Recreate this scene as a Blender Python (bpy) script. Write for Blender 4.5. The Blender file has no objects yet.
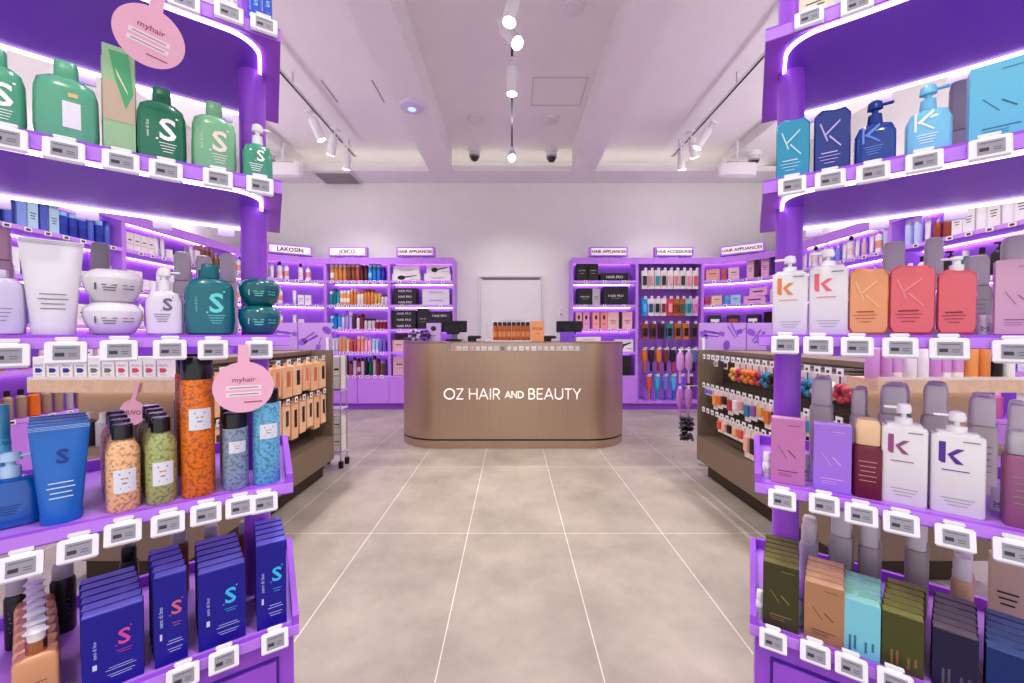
import bpy, math, random
from mathutils import Vector, Matrix
random.seed(7)
COL = bpy.context.scene.collection
PI = math.pi
# ------------------------------------------------------------------ camera maths (used to find real points on real surfaces)
F, CX, CYQ, PITCH = 390.0, 512.0, 341.5, math.radians(1.1)
EYE = Vector((0, 0, 1.23))
FW = Vector((0, math.cos(PITCH), -math.sin(PITCH))); UP = Vector((0, math.sin(PITCH), math.cos(PITCH)))
def proj(p):
    d = Vector(p) - EYE; k = d.dot(FW)
    return CX + F*d.x/k, CYQ - F*d.dot(UP)/k
def ray(px, py): return FW + Vector(((px-CX)/F, 0, 0)) + UP*((CYQ-py)/F)
def at_y(px, py, Y):
    r = ray(px, py); return EYE + r*(Y/r.y)
def at_x(px, py, X):
    r = ray(px, py); return EYE + r*(X/r.x)
def bis(f, a, b):
    fa = f(a)
    for _ in range(40):
        m = (a+b)/2
        if (f(m) > 0) == (fa > 0): a = m
        else: b = m
    return (a+b)/2
# ------------------------------------------------------------------ materials
def lin(v): return v/12.92 if v <= .04045 else ((v+.055)/1.055)**2.4
def rgb(h):
    h = h.lstrip('#'); return tuple(lin(int(h[i:i+2], 16)/255) for i in (0, 2, 4)) + (1,)
MATS = {}
def M(h, rough=.4, metal=0, emit=0, coat=0, trans=0, alpha=1, kind=None):
    key = (h, rough, metal, emit, coat, trans, alpha, kind)
    if key in MATS: return MATS[key]
    m = bpy.data.materials.new('paint_'+h.strip('#')); m.use_nodes = True
    nt = m.node_tree; b = nt.nodes['Principled BSDF']; I = b.inputs
    I['Base Color'].default_value = rgb(h); I['Roughness'].default_value = rough; I['Metallic'].default_value = metal
    I['Coat Weight'].default_value = coat; I['Transmission Weight'].default_value = trans; I['Alpha'].default_value = alpha
    if emit: I['Emission Color'].default_value = rgb(h); I['Emission Strength'].default_value = emit
    N, L = nt.nodes.new, nt.links.new
    if kind:
        tc = N('ShaderNodeTexCoord'); mp = N('ShaderNodeMapping'); L(tc.outputs['Object'], mp.inputs[0])
        nz = N('ShaderNodeTexNoise'); L(mp.outputs[0], nz.inputs[0]); nz.inputs['Detail'].default_value = 4
        mx = N('ShaderNodeMix'); mx.data_type = 'RGBA'
        cr = N('ShaderNodeValToRGB'); L(nz.outputs['Fac'], cr.inputs[0]); L(cr.outputs[0], mx.inputs['Factor'])
        base = rgb(h)
        def two(a, bb): mx.inputs[6].default_value = tuple(v*a for v in base[:3])+(1,); mx.inputs[7].default_value = tuple(min(1, v*bb) for v in base[:3])+(1,)
        if kind == 'plaster': nz.inputs['Scale'].default_value = 3; two(.96, 1.03)
        if kind == 'laminate': nz.inputs['Scale'].default_value = 9; two(.95, 1.06)
        if kind == 'brushed':
            mp.inputs['Scale'].default_value = (160, 160, 1.5); nz.inputs['Scale'].default_value = 1; two(.86, 1.12)
            rr = N('ShaderNodeMapRange'); L(nz.outputs['Fac'], rr.inputs[0]); rr.inputs[3].default_value = rough-.06; rr.inputs[4].default_value = rough+.1
            L(rr.outputs[0], I['Roughness'])
        if kind == 'speckle':
            nz.inputs['Scale'].default_value = 150; nz.inputs['Detail'].default_value = 1; two(.62, 1.08)
            cr.color_ramp.elements[0].position = .4; cr.color_ramp.elements[1].position = .5
        if kind == 'swirl':
            nz.inputs['Scale'].default_value = 22; nz.inputs['Distortion'].default_value = 1.5; two(.8, 1.25)
        L(mx.outputs[2], I['Base Color'])
    MATS[key] = m; return m
def floor_mat():
    m = bpy.data.materials.new('concrete_tile'); m.use_nodes = True
    nt = m.node_tree; b = nt.nodes['Principled BSDF']; N, L = nt.nodes.new, nt.links.new
    tc = N('ShaderNodeTexCoord'); mp = N('ShaderNodeMapping'); L(tc.outputs['Object'], mp.inputs[0])
    mp.inputs['Location'].default_value = (-.328+60, -2.385+60, 0)
    br = N('ShaderNodeTexBrick'); L(mp.outputs[0], br.inputs[0]); br.offset = 0; br.squash = 1
    br.inputs['Scale'].default_value = 1; br.inputs['Brick Width'].default_value = .6; br.inputs['Row Height'].default_value = 1.2
    br.inputs['Mortar Size'].default_value = .0022; br.inputs['Mortar Smooth'].default_value = .1
    br.inputs['Color1'].default_value = (.375, .335, .285, 1); br.inputs['Color2'].default_value = (.40, .357, .303, 1)
    br.inputs['Mortar'].default_value = (.8, .77, .73, 1)
    n1 = N('ShaderNodeTexNoise'); L(tc.outputs['Object'], n1.inputs[0]); n1.inputs['Scale'].default_value = 2.2; n1.inputs['Detail'].default_value = 9; n1.inputs['Roughness'].default_value = .62
    cr = N('ShaderNodeValToRGB'); L(n1.outputs['Fac'], cr.inputs[0])
    cr.color_ramp.elements[0].position = .3; cr.color_ramp.elements[0].color = (.72, .71, .70, 1)
    cr.color_ramp.elements[1].position = .68; cr.color_ramp.elements[1].color = (1.1, 1.09, 1.08, 1)
    mx = N('ShaderNodeMix'); mx.data_type = 'RGBA'; mx.blend_type = 'MULTIPLY'; mx.inputs[0].default_value = 1
    L(br.outputs['Color'], mx.inputs[6]); L(cr.outputs[0], mx.inputs[7]); L(mx.outputs[2], b.inputs['Base Color'])
    b.inputs['Roughness'].default_value = .42
    return m
PUR = M('#c386ee', .38, kind='laminate'); PURD = M('#9450cc', .4, kind='laminate'); PURL = M('#d09cf2', .4, kind='laminate')
WHITE = M('#f2f0f2', .35); OFFW = M('#e6e2e4', .45); BLACK = M('#0d0c10', .3); GREY = M('#a5a2a6', .5); DARK = M('#26232a', .4)
LED = M('#f6e4ff', .5, emit=3.2); LEDP = M('#f4d4ff', .5, emit=9)
BRONZE = M('#c0a88f', .34, metal=.8, kind='brushed'); BROWN = M('#8e7b6a', .45, metal=.3, kind='brushed'); TAN = M('#c2a78e', .5, metal=.1, kind='plaster')
CHROME = M('#c9c9cc', .2, metal=1); GLASS = M('#ffffff', .03, trans=1)
CLEAR = M('#f4f2f8', .15, alpha=.55)
# ------------------------------------------------------------------ mesh builder
TEXTC = {}
def text_tris(s, size):
    if s not in TEXTC:
        cu = bpy.data.curves.new('t', 'FONT'); cu.body = s; cu.offset = .022 if s == 'S' else (.02 if s in ('JOICO', 'LAKOSIN', 'HAIR APPLIANCES', 'HAIR ACCESSORIES') else 0); cu.size = 1; cu.align_x = 'CENTER'; cu.resolution_u = 2
        o = bpy.data.objects.new('t', cu); COL.objects.link(o)
        dg = bpy.context.evaluated_depsgraph_get(); me = bpy.data.meshes.new_from_object(o.evaluated_get(dg))
        TEXTC[s] = ([(v.co.x, v.co.y) for v in me.vertices], [tuple(p.vertices) for p in me.polygons])
        bpy.data.objects.remove(o); bpy.data.curves.remove(cu); bpy.data.meshes.remove(me)
    return TEXTC[s]
class MB:
    def __init__(s): s.v = []; s.f = []; s.m = []; s.mats = []
    def mi(s, m):
        if m not in s.mats: s.mats.append(m)
        return s.mats.index(m)
    def add(s, vs, fs, m):
        k = len(s.v); i = s.mi(m); s.v += [tuple(v) for v in vs]
        for f in fs: s.f.append(tuple(k+j for j in f)); s.m.append(i)
        return s
    def box(s, c, d, m, rz=0, bev=0):
        x, y, z = (t/2 for t in d)
        if bev:
            b = min(bev, x*.9, y*.9, z*.9)
            return s.loft([(x-b, y-b, -z), (x, y, -z+b), (x, y, z-b), (x-b, y-b, z)], m, n=4, c=c, rz=rz, box=True)
        vs = [(sx*x, sy*y, sz*z) for sz in (-1, 1) for sx, sy in ((-1, -1), (1, -1), (1, 1), (-1, 1))]
        R = Matrix.Rotation(rz, 3, 'Z'); vs = [R@Vector(v)+Vector(c) for v in vs]
        return s.add(vs, [(3, 2, 1, 0), (4, 5, 6, 7), (0, 1, 5, 4), (1, 2, 6, 5), (2, 3, 7, 6), (3, 0, 4, 7)], m)
    def loft(s, prof, m, n=20, e=2.0, c=(0, 0, 0), rz=0, box=False, cap=True, mtx=None):
        vs = []; R = Matrix.Rotation(rz, 3, 'Z')
        for p in prof:
            hx, hy, z = p[:3]; oy = p[3] if len(p) > 3 else 0; ee = p[4] if len(p) > 4 else e
            if box: pts = [(-hx, -hy), (hx, -hy), (hx, hy), (-hx, hy)]
            else:
                pts = []
                for i in range(n):
                    a = 2*PI*(i+.5)/n; ca, sa = math.cos(a), math.sin(a)
                    pts.append((hx*math.copysign(abs(ca)**(2/ee), ca), hy*math.copysign(abs(sa)**(2/ee), sa)))
            for x, y in pts:
                q = Vector((x, y+oy, z))
                q = (mtx@q) if mtx else R@q
                vs.append(q+Vector(c))
        n = 4 if box else n; fs = []
        for k in range(len(prof)-1):
            for i in range(n): a = k*n+i; b = k*n+(i+1) % n; fs.append((a, b, b+n, a+n))
        if cap: fs.append(tuple(range(n-1, -1, -1))); fs.append(tuple((len(prof)-1)*n+i for i in range(n)))
        return s.add(vs, fs, m)
    def cyl(s, c, r, h, m, n=16, r2=None): return s.loft([(r, r, 0), (r2 or r, r2 or r, h)], m, n=n, c=c)
    def rod(s, a, b, r, m, n=8):
        a, b = Vector(a), Vector(b); q = (b-a).to_track_quat('Z', 'Y').to_matrix()
        return s.loft([(r, r, 0), (r, r, (b-a).length)], m, n=n, c=a, mtx=q)
    def prism(s, pts, z0, z1, m):      # polygon in xy
        n = len(pts); vs = [(x, y, z0) for x, y in pts]+[(x, y, z1) for x, y in pts]
        return s.add(vs, [tuple(range(n-1, -1, -1)), tuple(range(n, 2*n))]+[(i, (i+1) % n, (i+1) % n+n, i+n) for i in range(n)], m)
    def prism_y(s, pts, y0, y1, m):    # polygon in xz, extruded along y
        n = len(pts); vs = [(x, y0, z) for x, z in pts]+[(x, y1, z) for x, z in pts]
        return s.add(vs, [tuple(range(n)), tuple(range(2*n-1, n-1, -1))]+[(i+n, (i+1) % n+n, (i+1) % n, i) for i in range(n)], m)
    def flat(s, pts, y, m):            # polygon facing -y ; y number or function of x
        f = y if callable(y) else (lambda x: y)
        return s.add([(x, f(x), z) for x, z in pts], [tuple(range(len(pts)))], m)
    def rect(s, x, z, w, h, y, m): return s.flat([(x-w/2, z-h/2), (x+w/2, z-h/2), (x+w/2, z+h/2), (x-w/2, z+h/2)], y, m)
    def text(s, t, size, x, z, y, m, rot=0):
        f = y if callable(y) else (lambda x: y)
        vs, fs = text_tris(t, size); ca, sa = math.cos(rot), math.sin(rot); out = []
        for a, b in vs:
            a, b = a*size, (b-.35)*size; X = x+a*ca-b*sa; Z = z+a*sa+b*ca; out.append((X, f(X), Z))
        return s.add(out, fs, m)
    def mesh(s, name, smooth=True):
        me = bpy.data.meshes.new(name); me.from_pydata(s.v, [], s.f)
        for m in s.mats: me.materials.append(m)
        me.polygons.foreach_set('material_index', s.m)
        if smooth:
            me.shade_smooth(); me.set_sharp_from_angle(angle=math.radians(38))
        me.update(); return me
def surf(hx, hy, e=2.0, off=.0008):
    return lambda x: -(hy*max(0., 1-min(1, abs(x)/hx)**e)**(1/e))-off
def tag(o, label=None, cat=None, group=None, kind=None):
    for k, v in (('label', label), ('category', cat), ('group', group), ('kind', kind)):
        if v: o[k] = v
    return o
def link(name, data, parent=None, loc=(0, 0, 0), rz=0):
    o = bpy.data.objects.new(name, data); COL.objects.link(o); o.parent = parent; o.location = loc; o.rotation_euler = (0, 0, rz); return o
def part(name, mb, parent=None, loc=(0, 0, 0), rz=0, smooth=True): return link(name, mb.mesh(name, smooth), parent, loc, rz)
def struct(name, mb, parent=None): return tag(part(name, mb, parent, smooth=False), kind='structure')
# prototype = {'name': , 'parts': [(part name, mesh, parent index)]}
PROTO = {}
def proto(key, name, fn):
    if key not in PROTO:
        ps = []
        for q in fn(): ps.append((q[0], q[1].mesh(q[0]), q[2] if len(q) > 2 else None))
        PROTO[key] = (name, ps)
    return PROTO[key]
LABELS = set()
def place(pr, loc, rz, label, cat, group=None, rot=None, scale=1):
    name, ps = pr
    n = len(label.split())
    if n > 16 or n < 4: print('LABEL LEN', n, label)
    if label in LABELS: print('DUP', label)
    LABELS.add(label)
    if len(ps) == 1: o = link(name, ps[0][1])
    else:
        o = link(name, None); o.empty_display_size = .05; objs = []
        for pn, me, par in ps: objs.append(link(pn, me, o if par is None else objs[par]))
    o.location = loc; o.rotation_euler = rot or (0, 0, rz); o.scale = (scale,)*3
    return tag(o, label, cat, group)
ORD = 'zeroth first second third fourth fifth sixth seventh eighth ninth tenth eleventh twelfth thirteenth fourteenth fifteenth sixteenth seventeenth eighteenth nineteenth twentieth'.split()
def od(i):
    if i <= 20: return ORD[i]
    t = {20: 'twenty', 30: 'thirty', 40: 'forty'}[i//10*10]
    return {20: 'twentieth', 30: 'thirtieth', 40: 'fortieth'}[i//10*10] if i % 10 == 0 else t+'-'+ORD[i % 10]
# ------------------------------------------------------------------ path slabs
def offs(path, d):
    out = []
    for i, p in enumerate(path):
        a = path[max(0, i-1)]; b = path[min(len(path)-1, i+1)]
        t = Vector((b[0]-a[0], b[1]-a[1])).normalized(); k = 1
        if 0 < i < len(path)-1:
            t1 = Vector((p[0]-a[0], p[1]-a[1])).normalized(); k = 1/max(.3, t.dot(t1))
        out.append((p[0]-t.y*d*k, p[1]+t.x*d*k))
    return out
def slab(mb, path, a, b, z0, z1, m):
    A, B = offs(path, a), offs(path, b); n = len(path)
    vs = [(x, y, z0) for x, y in A]+[(x, y, z0) for x, y in B]+[(x, y, z1) for x, y in A]+[(x, y, z1) for x, y in B]
    fs = []
    for i in range(n-1):
        fs += [(i+n, i+1+n, i+1, i), (2*n+i, 2*n+i+1, 3*n+i+1, 3*n+i), (i, i+1, 2*n+i+1, 2*n+i), (3*n+i, 3*n+i+1, n+i+1, n+i)]
    fs += [(0, 2*n, 3*n, n), (n-1, 2*n-1, 4*n-1, 3*n-1)]
    return mb.add(vs, fs, m)
def along(path, s):
    for i in range(len(path)-1):
        a, b = Vector(path[i]), Vector(path[i+1]); L = (b-a).length
        if s <= L or i == len(path)-2:
            t = (b-a)/L; return a+t*s, t
        s -= L
def plen(path): return sum((Vector(path[i+1])-Vector(path[i])).length for i in range(len(path)-1))
def sub(path, s0, s1, step=.12):
    n = max(1, int((s1-s0)/step)) if len(path) > 2 else 1
    return [tuple(along(path, s0+(s1-s0)*i/n)[0]) for i in range(n+1)]

# ================================================================== SETTING
WX, YB, ZC = 4.30, 6.69, 4.15
WALLM = M('#eceae8', .7, kind='plaster'); CEILM = M('#f0edec', .75, kind='plaster')
struct('floor', MB().box((0, 2.3, -.05), (9, 9.4, .1), floor_mat()))
b = MB(); b.box((-2.45, YB+.06, ZC/2), (3.6+.2, .12, ZC), WALLM); struct('wall_back', MB().box((0, YB+.06, ZC/2), (9, .12, ZC), WALLM))
struct('wall_left', MB().box((-WX-.06, 2.3, ZC/2), (.12, 9.2, ZC), WALLM))
struct('wall_right', MB().box((WX+.06, 2.3, ZC/2), (.12, 9.2, ZC), WALLM))
struct('ceiling', MB().box((0, 2.3, ZC+.06), (9, 9.4, .12), CEILM))
for sd in (-1, 1):
    struct('beam_'+('left' if sd < 0 else 'right'), MB().box((sd*1.125, 1.95, (3.8+ZC)/2), (.36, 8.5, ZC-3.8), CEILM))
    struct('trim_'+('1' if sd < 0 else '2'), MB().box((sd*(3.45+WX)/2, 2.1, (4.0+ZC)/2), (WX-3.45, 8.8, ZC-4.0), CEILM))
struct('trim_3', MB().box((0, (6.2+YB)/2, 3.84), (2*WX, YB-6.2, .08), CEILM))
lc = MB().box((0, 6.45, 3.9), (8.2, .03, .02), M('#fff6f2', .5, emit=3)); o = part('cove_light', lc)
tag(o, 'white strip of light glowing above the back wall ledge', 'light')
# door in the back wall
d0, d1, dz = -.54, .5, 2.2
dm = M('#e3e0e3', .5); b = MB()
b.box((d0-.02, YB-.012, dz/2), (.04, .03, dz), dm); b.box((d1+.02, YB-.012, dz/2), (.04, .03, dz), dm); b.box(((d0+d1)/2, YB-.012, dz+.02), (d1-d0+.08, .03, .04), dm)
dr = tag(part('door_1', b, smooth=False), kind='structure')
b = MB().box(((d0+d1)/2, YB-.006, dz/2-.01), (d1-d0-.012, .02, dz-.03), M('#e8e5e8', .45)); part('door_leaf', b, dr)
b = MB().box(((d0+d1)/2, YB-.018, dz-.03), (d1-d0-.06, .012, .03), M('#77737a', .4)); part('door_closer_rail', b, dr)
b = MB().rod((d1-.1, YB-.02, 1.0), (d1-.1, YB-.06, 1.0), .01, CHROME); b.rod((d1-.1, YB-.06, 1.0), (d1-.22, YB-.06, 1.0), .009, CHROME); part('door_handle', b, dr)
q = at_y(561, 312, YB); b = MB().box((0, 0, 0), (.075, .012, .17), WHITE, bev=.004)
sw = [('plate', b), ('button', MB().box((0, -.01, .03), (.04, .008, .05), OFFW, bev=.002)), ('key_slot', MB().box((0, -.01, -.04), (.03, .008, .03), GREY))]
place(proto('switch', 'wall_switch', lambda: sw), (q.x, YB-.006, q.z), 0, 'small white wall switch plate beside the back door', 'switch')

# ceiling fittings ------------------------------------------------
def ceil_pt(px, py, z):
    r = ray(px, py); return EYE+r*((z-EYE.z)/r.z)
def spot_parts():
    a = MB().box((0, 0, .0), (.12, .035, .03), WHITE, bev=.005).rod((0, 0, 0), (0, 0, -.06), .008, WHITE)
    return [('adapter', a)]
RAILZ = 4.0
for X, nm, y1 in ((-2.44, 'left', 6.15), (0, 'middle', 6.0), (2.5, 'right', 6.15)):
    t = tag(link('lighting_track', None, loc=(X, 0, RAILZ)), 'thin %s ceiling lighting track running towards the back wall' % nm, 'lighting track')
    part('rail', MB().box((0, (y1-1.2)/2, 0), (.035, y1+1.2, .03), WHITE), t)
    part('slot', MB().box((0, (y1-1.2)/2, -.0165), (.02, y1+1.1, .004), BLACK), t)
    for yy in (0.2, 2.2, 4.4, 5.9): part('hanger', MB().rod((0, yy, .015), (0, yy, ZC-RAILZ), .005, GREY), t)
BULB = M('#fff6ee', .4, emit=38)
def can_parts():
    body = MB().loft([(.036, .036, .09), (.04, .04, .07), (.04, .04, -.09)], WHITE, n=20, cap=True)
    lens = MB().loft([(.034, .034, -.0905), (.033, .033, -.0925)], BULB, n=20)
    arm = MB().rod((0, 0, .085), (0, 0, .15), .009, WHITE).box((0, 0, .15), (.05, .1, .025), WHITE, bev=.004)
    return [('can', body), ('lens', lens), ('arm', arm)]
CAN = proto('can', 'track_spotlight', can_parts)
spots = [(0, 513, 7, 20, 0), (0, 513, 36, -25, 30), (0, 512, 80, 3, 0), (0, 512, 155, -40, 0),
         (-2.44, 317, 122, 12, -20), (-2.44, 343, 146, 5, 20), (-2.44, 357, 160, 8, 10),
         (2.5, 703, 123, 10, 30), (2.5, 677, 146, 5, -20), (2.5, 665, 159, 8, -10)]
names = ['bright round track spotlight at the very top of the picture', 'second track spotlight from the top on the middle track', 'white cylinder spotlight pointing down on the middle track', 'glowing spotlight at the far end of the middle track',
 'nearest white spotlight on the left ceiling track', 'middle white spotlight on the left ceiling track', 'farthest white spotlight on the left ceiling track',
 'nearest white spotlight on the right ceiling track', 'middle white spotlight on the right ceiling track', 'farthest white spotlight on the right ceiling track']
lampspots = []
for (X, px, py, tx, ty), nm in zip(spots, names):
    if X == 0:
        p = ceil_pt(px, py, RAILZ-.2); y = p.y
    else: y = at_x(px, py, X).y if px in (317, 703) else {343: 5.35, 677: 5.42, 357: 5.8, 665: 5.8}[px]
    rot = (math.radians(tx if X == 0 else 15), math.radians(ty), 0)
    if py == 155: rot = (math.radians(-52), 0, 0)
    if py == 36: rot = (math.radians(-30), math.radians(-25), 0)
    if py == 7: rot = (math.radians(-8), math.radians(10), 0)
    place(CAN, (X, y, RAILZ-.21), 0, nm, 'spotlight', 'spotlights on the ceiling tracks', rot=rot, scale=1.4)
    lampspots.append((X, y))
def added_fill_light(x, y, z, sx, sy, e, col=(1, .97, .95)):
    l = bpy.data.lights.new('added_fill_light', 'AREA'); l.shape = 'RECTANGLE'; l.size = sx; l.size_y = sy; l.energy = e; l.color = col
    o = bpy.data.objects.new('added_fill_light', l); COL.objects.link(o); o.location = (x, y, z); o.rotation_euler = (PI, 0, 0)
for X in (-4.08, 4.04): added_fill_light(X, 3.0, 2.5, .3, 4.4, 34)  # unseen upward fill lamps, added above the side shelving to brighten ceiling and walls
# more of the store's spotlights, above and behind the viewer
def spot(x, y, z, e, ang=125, col=(1, .965, .93), tilt=(0, 0), r=.05):
    l = bpy.data.lights.new('spot', 'SPOT'); l.energy = e; l.spot_size = math.radians(ang); l.spot_blend = .8; l.shadow_soft_size = r; l.color = col
    o = bpy.data.objects.new('spot_lamp', l); COL.objects.link(o); o.location = (x, y, z); o.rotation_euler = (tilt[0], tilt[1], 0); return o
for X in (-2.44, 0, 2.5):
    for y in (-.9, .6, 1.9, 3.1, 4.3, 5.5):
        spot(X, y, 3.72, 84)
def cam_parts():
    base = MB().cyl((0, 0, -.05), .075, .05, WHITE, n=24).cyl((0, 0, -.09), .06, .04, OFFW, n=24)
    eye = MB().loft([(.012, .012, -.155), (.035, .035, -.145), (.05, .05, -.12), (.05, .05, -.09)], M('#050507', .12, coat=1), n=24)
    ring = MB().loft([(.058, .058, -.11), (.062, .062, -.09)], GREY, n=24, cap=False)
    return [('base', base), ('lens_dome', eye), ('ring', ring)]
CAMP = proto('cctv', 'dome_camera', cam_parts)
for px, py, nm in ((474.5, 148, 'black-eyed white ceiling dome camera left of the middle track'), (551.5, 149, 'white ceiling dome camera right of the middle track')):
    p = ceil_pt(px, py, ZC); place(CAMP, (p.x, p.y, ZC-.001), 0, nm, 'camera', scale=1.35)
for px, py, nm in ((277, 158, 'black-eyed dome camera on the left ceiling edge'), (750, 155, 'black-eyed dome camera on the right ceiling edge')):
    p = ceil_pt(px, py, 4.0); place(CAMP, (p.x, min(p.y, 6.0), 3.999), 0, nm, 'camera', scale=1.3)
def disc_parts(): return [('disc_base', MB().cyl((0, 0, -.015), .1, .015, WHITE, n=32)), ('disc_cover', MB().loft([(.05, .05, -.045), (.085, .085, -.035), (.09, .09, -.015)], OFFW, n=32))]
DISC = proto('disc', 'ceiling_detector', disc_parts)
for px, py, s, nm in ((573, 5, 1, 'round white ceiling detector at the top right of middle'), (475, 119, 1.15, 'faint round ceiling disc above the left dome camera'), (551, 119, 1.15, 'faint round ceiling disc above the right dome camera')):
    p = ceil_pt(px, py, ZC); place(DISC, (p.x, p.y, ZC), 0, nm, 'detector', scale=s)
def ap_parts(): return [('shell', MB().loft([(.10, .10, -.05), (.13, .13, -.035), (.14, .14, 0)], M('#d9d3ea', .4), n=36)), ('light_ring', MB().loft([(.035, .035, -.053), (.045, .045, -.0505)], M('#7f9cff', .5, emit=2.2), n=28))]
p = ceil_pt(412, 105, 3.8); place(proto('ap', 'ceiling_access_point', ap_parts), (p.x, p.y, 3.8), 0, 'round ceiling disc with small blue light on left beam', 'access point')
# access hatch and air grille
p = ceil_pt(558, 92, ZC); b = MB()
for dx, dy, w, h in ((0, -.27, .62, .012), (0, .27, .62, .012), (-.31, 0, .012, .55), (.31, 0, .012, .55)): b.box((dx, dy, 0), (w, h, .006), M('#d2cbce', .6))
fr = part('access_hatch', b, loc=(p.x, p.y, ZC-.003)); tag(fr, 'square access hatch outlined in the middle of the ceiling', 'hatch')
for px0, px1, nm in ((322, 337, 'first'), (371, 385, 'second')):
    a = ceil_pt(px0, 80 if px0 < 350 else 80, ZC); c = ceil_pt(px1, 102, ZC); b = MB().box(((a.x+c.x)/2, (a.y+c.y)/2, ZC-.003), (.012, abs(a.y-c.y), .008), M('#a8a1a5', .6))
    tag(part('air_slot', b), 'narrow slot in the ceiling, %s from the left track' % nm, 'vent')
b = MB().box((-2.84, 6.42, 3.786), (.62, .46, .03), M('#d5d1d3', .5)); g = link('air_grille', None, loc=(0, 0, 0)); tag(g, 'grey rectangular air grille under the ledge at back left', 'vent')
part('grille_frame', b, g); b = MB()
for k in range(16): b.box((-2.84, 6.22+k*.0265, 3.768), (.56, .01, .012), M('#a09c9f', .5))
part('slats', b, g)
def speaker_parts():
    return [('housing', MB().loft([(.3, .02, -.18), (.34, .1, -.15), (.36, .14, 0), (.36, .14, .05)], M('#eee8ee', .4), n=28, e=3)), ('bracket', MB().rod((0, 0, .05), (0, 0, .5), .02, WHITE).box((0, 0, .1), (.4, .06, .02), GREY))]
for px, nm in ((283, 'left'), (737, 'right')):
    p = at_y(px, 172, 5.9); place(proto('spk', 'ceiling_heater', speaker_parts), (p.x, 5.9, p.z+.06), 0, 'white rounded unit hanging under the ceiling at far '+nm, 'ceiling unit', scale=.8)

# ================================================================== WALL SHELVING
ZS = [2.09, 1.70, 1.31, .94]; ZTOP, ZCAB = 2.46, .55; DEP = .37
def arc(cx, cy, r, a0, a1, n=8): return [(cx+r*math.cos(math.radians(a0+(a1-a0)*i/n)), cy+r*math.sin(math.radians(a0+(a1-a0)*i/n))) for i in range(n+1)]
YF = 6.31
P_L1 = [(-1.99, YF), (-.94, YF)]; P_L2 = [(-3.02, YF), (-1.99, YF)]
P_LA = arc(-3.02, 5.43, .88, 180, 90); P_LW1 = [(-3.9, 2.45), (-3.9, 3.94)]; P_LW2 = [(-3.9, 3.94), (-3.9, 5.43)]; P_LW0 = [(-3.9, .96), (-3.9, 2.45)]
P_R1 = [(.97, YF), (2.02, YF)]; P_R2 = [(2.02, YF), (3.08, YF)]
P_RA = arc(3.08, 5.54, .77, 90, 0); P_RW1 = [(3.85, 5.54), (3.85, 4.0)]; P_RW2 = [(3.85, 4.0), (3.85, 2.45)]; P_RW0 = [(3.85, 2.45), (3.85, .96)]
def unit(path, label, name='shelving_unit', peg=False, shelves=ZS):
    u = tag(link(name, None, loc=(path[0][0], path[0][1], 0)), label, 'shelving'); o = (-path[0][0], -path[0][1], 0)
    L = plen(path); inner = sub(path, .022, L-.022); P = lambda n, mb, par=u: part(n, mb, par, loc=o if par is u else (0, 0, 0), smooth=False)
    P('back_panel', slab(MB(), path, DEP-.02, DEP, 0, ZTOP, PUR))
    t = P('top_panel', slab(slab(MB(), path, 0, DEP, ZTOP-.025, ZTOP, PUR), path, 0, .02, ZTOP-.1, ZTOP-.025, PUR))
    P('led_strip', slab(MB(), inner, DEP-.05, DEP-.035, ZTOP-.032, ZTOP-.0255, LEDP), t) if not peg else None
    P('side_panel', slab(MB(), sub(path, 0, .022), .003, DEP-.021, .101, ZTOP-.026, PUR)); P('side_panel', slab(MB(), sub(path, L-.022, L), .003, DEP-.021, .101, ZTOP-.026, PUR))
    P('plinth', slab(MB(), path, .03, DEP, 0, .1, PURD))
    inner = sub(path, .022, L-.022)
    if not peg:
        for z in shelves:
            s = P('shelf', slab(slab(MB(), inner, .012, DEP-.02, z-.022, z, PUR), inner, 0, .012, z-.032, z+.004, PURL))
            P('led_strip', slab(MB(), inner, DEP-.05, DEP-.035, z-.029, z-.0225, LEDP), s)
        P('cabinet', slab(MB(), path, .012, DEP-.02, .1, ZCAB, PUR))
        n = 2 if L > 1 else 1
        for i in range(n):
            dd = P('door', slab(MB(), sub(path, L*i/n+.006, L*(i+1)/n-.006), -.006, .012, .106, ZCAB-.03, M('#cc8cf4', .4, kind='laminate')))
        P('cabinet_top', slab(MB(), path, -.004, .012, ZCAB-.025, ZCAB+.004, PURL))
    else:
        P('base_shelf', slab(MB(), path, 0, DEP-.02, .1, .14, PUR))
    return u
unit(P_L1, 'purple lit shelf bay of appliance boxes, left of the back door'); unit(P_L2, 'purple lit shelf bay full of bottles behind left gondola')
unit(P_LA, 'curved purple shelf unit in the back left corner'); unit(P_LW2, 'straight purple shelf unit on left wall next to curved corner'); unit(P_LW1, 'purple left wall shelf unit seen behind the white bowls')
unit(P_LW0, 'purple left wall shelf unit closest to the viewer')
unit(P_R1, 'purple lit shelf bay of black and pink boxes, right of door'); unit(P_R2, 'purple bay of hanging hair accessories on the back wall', peg=True)
unit(P_RA, 'curved purple shelf unit in the back right corner'); unit(P_RW1, 'straight purple shelf unit on right wall next to curved corner'); unit(P_RW2, 'purple right wall shelf unit seen behind the coral bottles')
unit(P_RW0, 'purple right wall shelf unit closest to the viewer')

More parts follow.
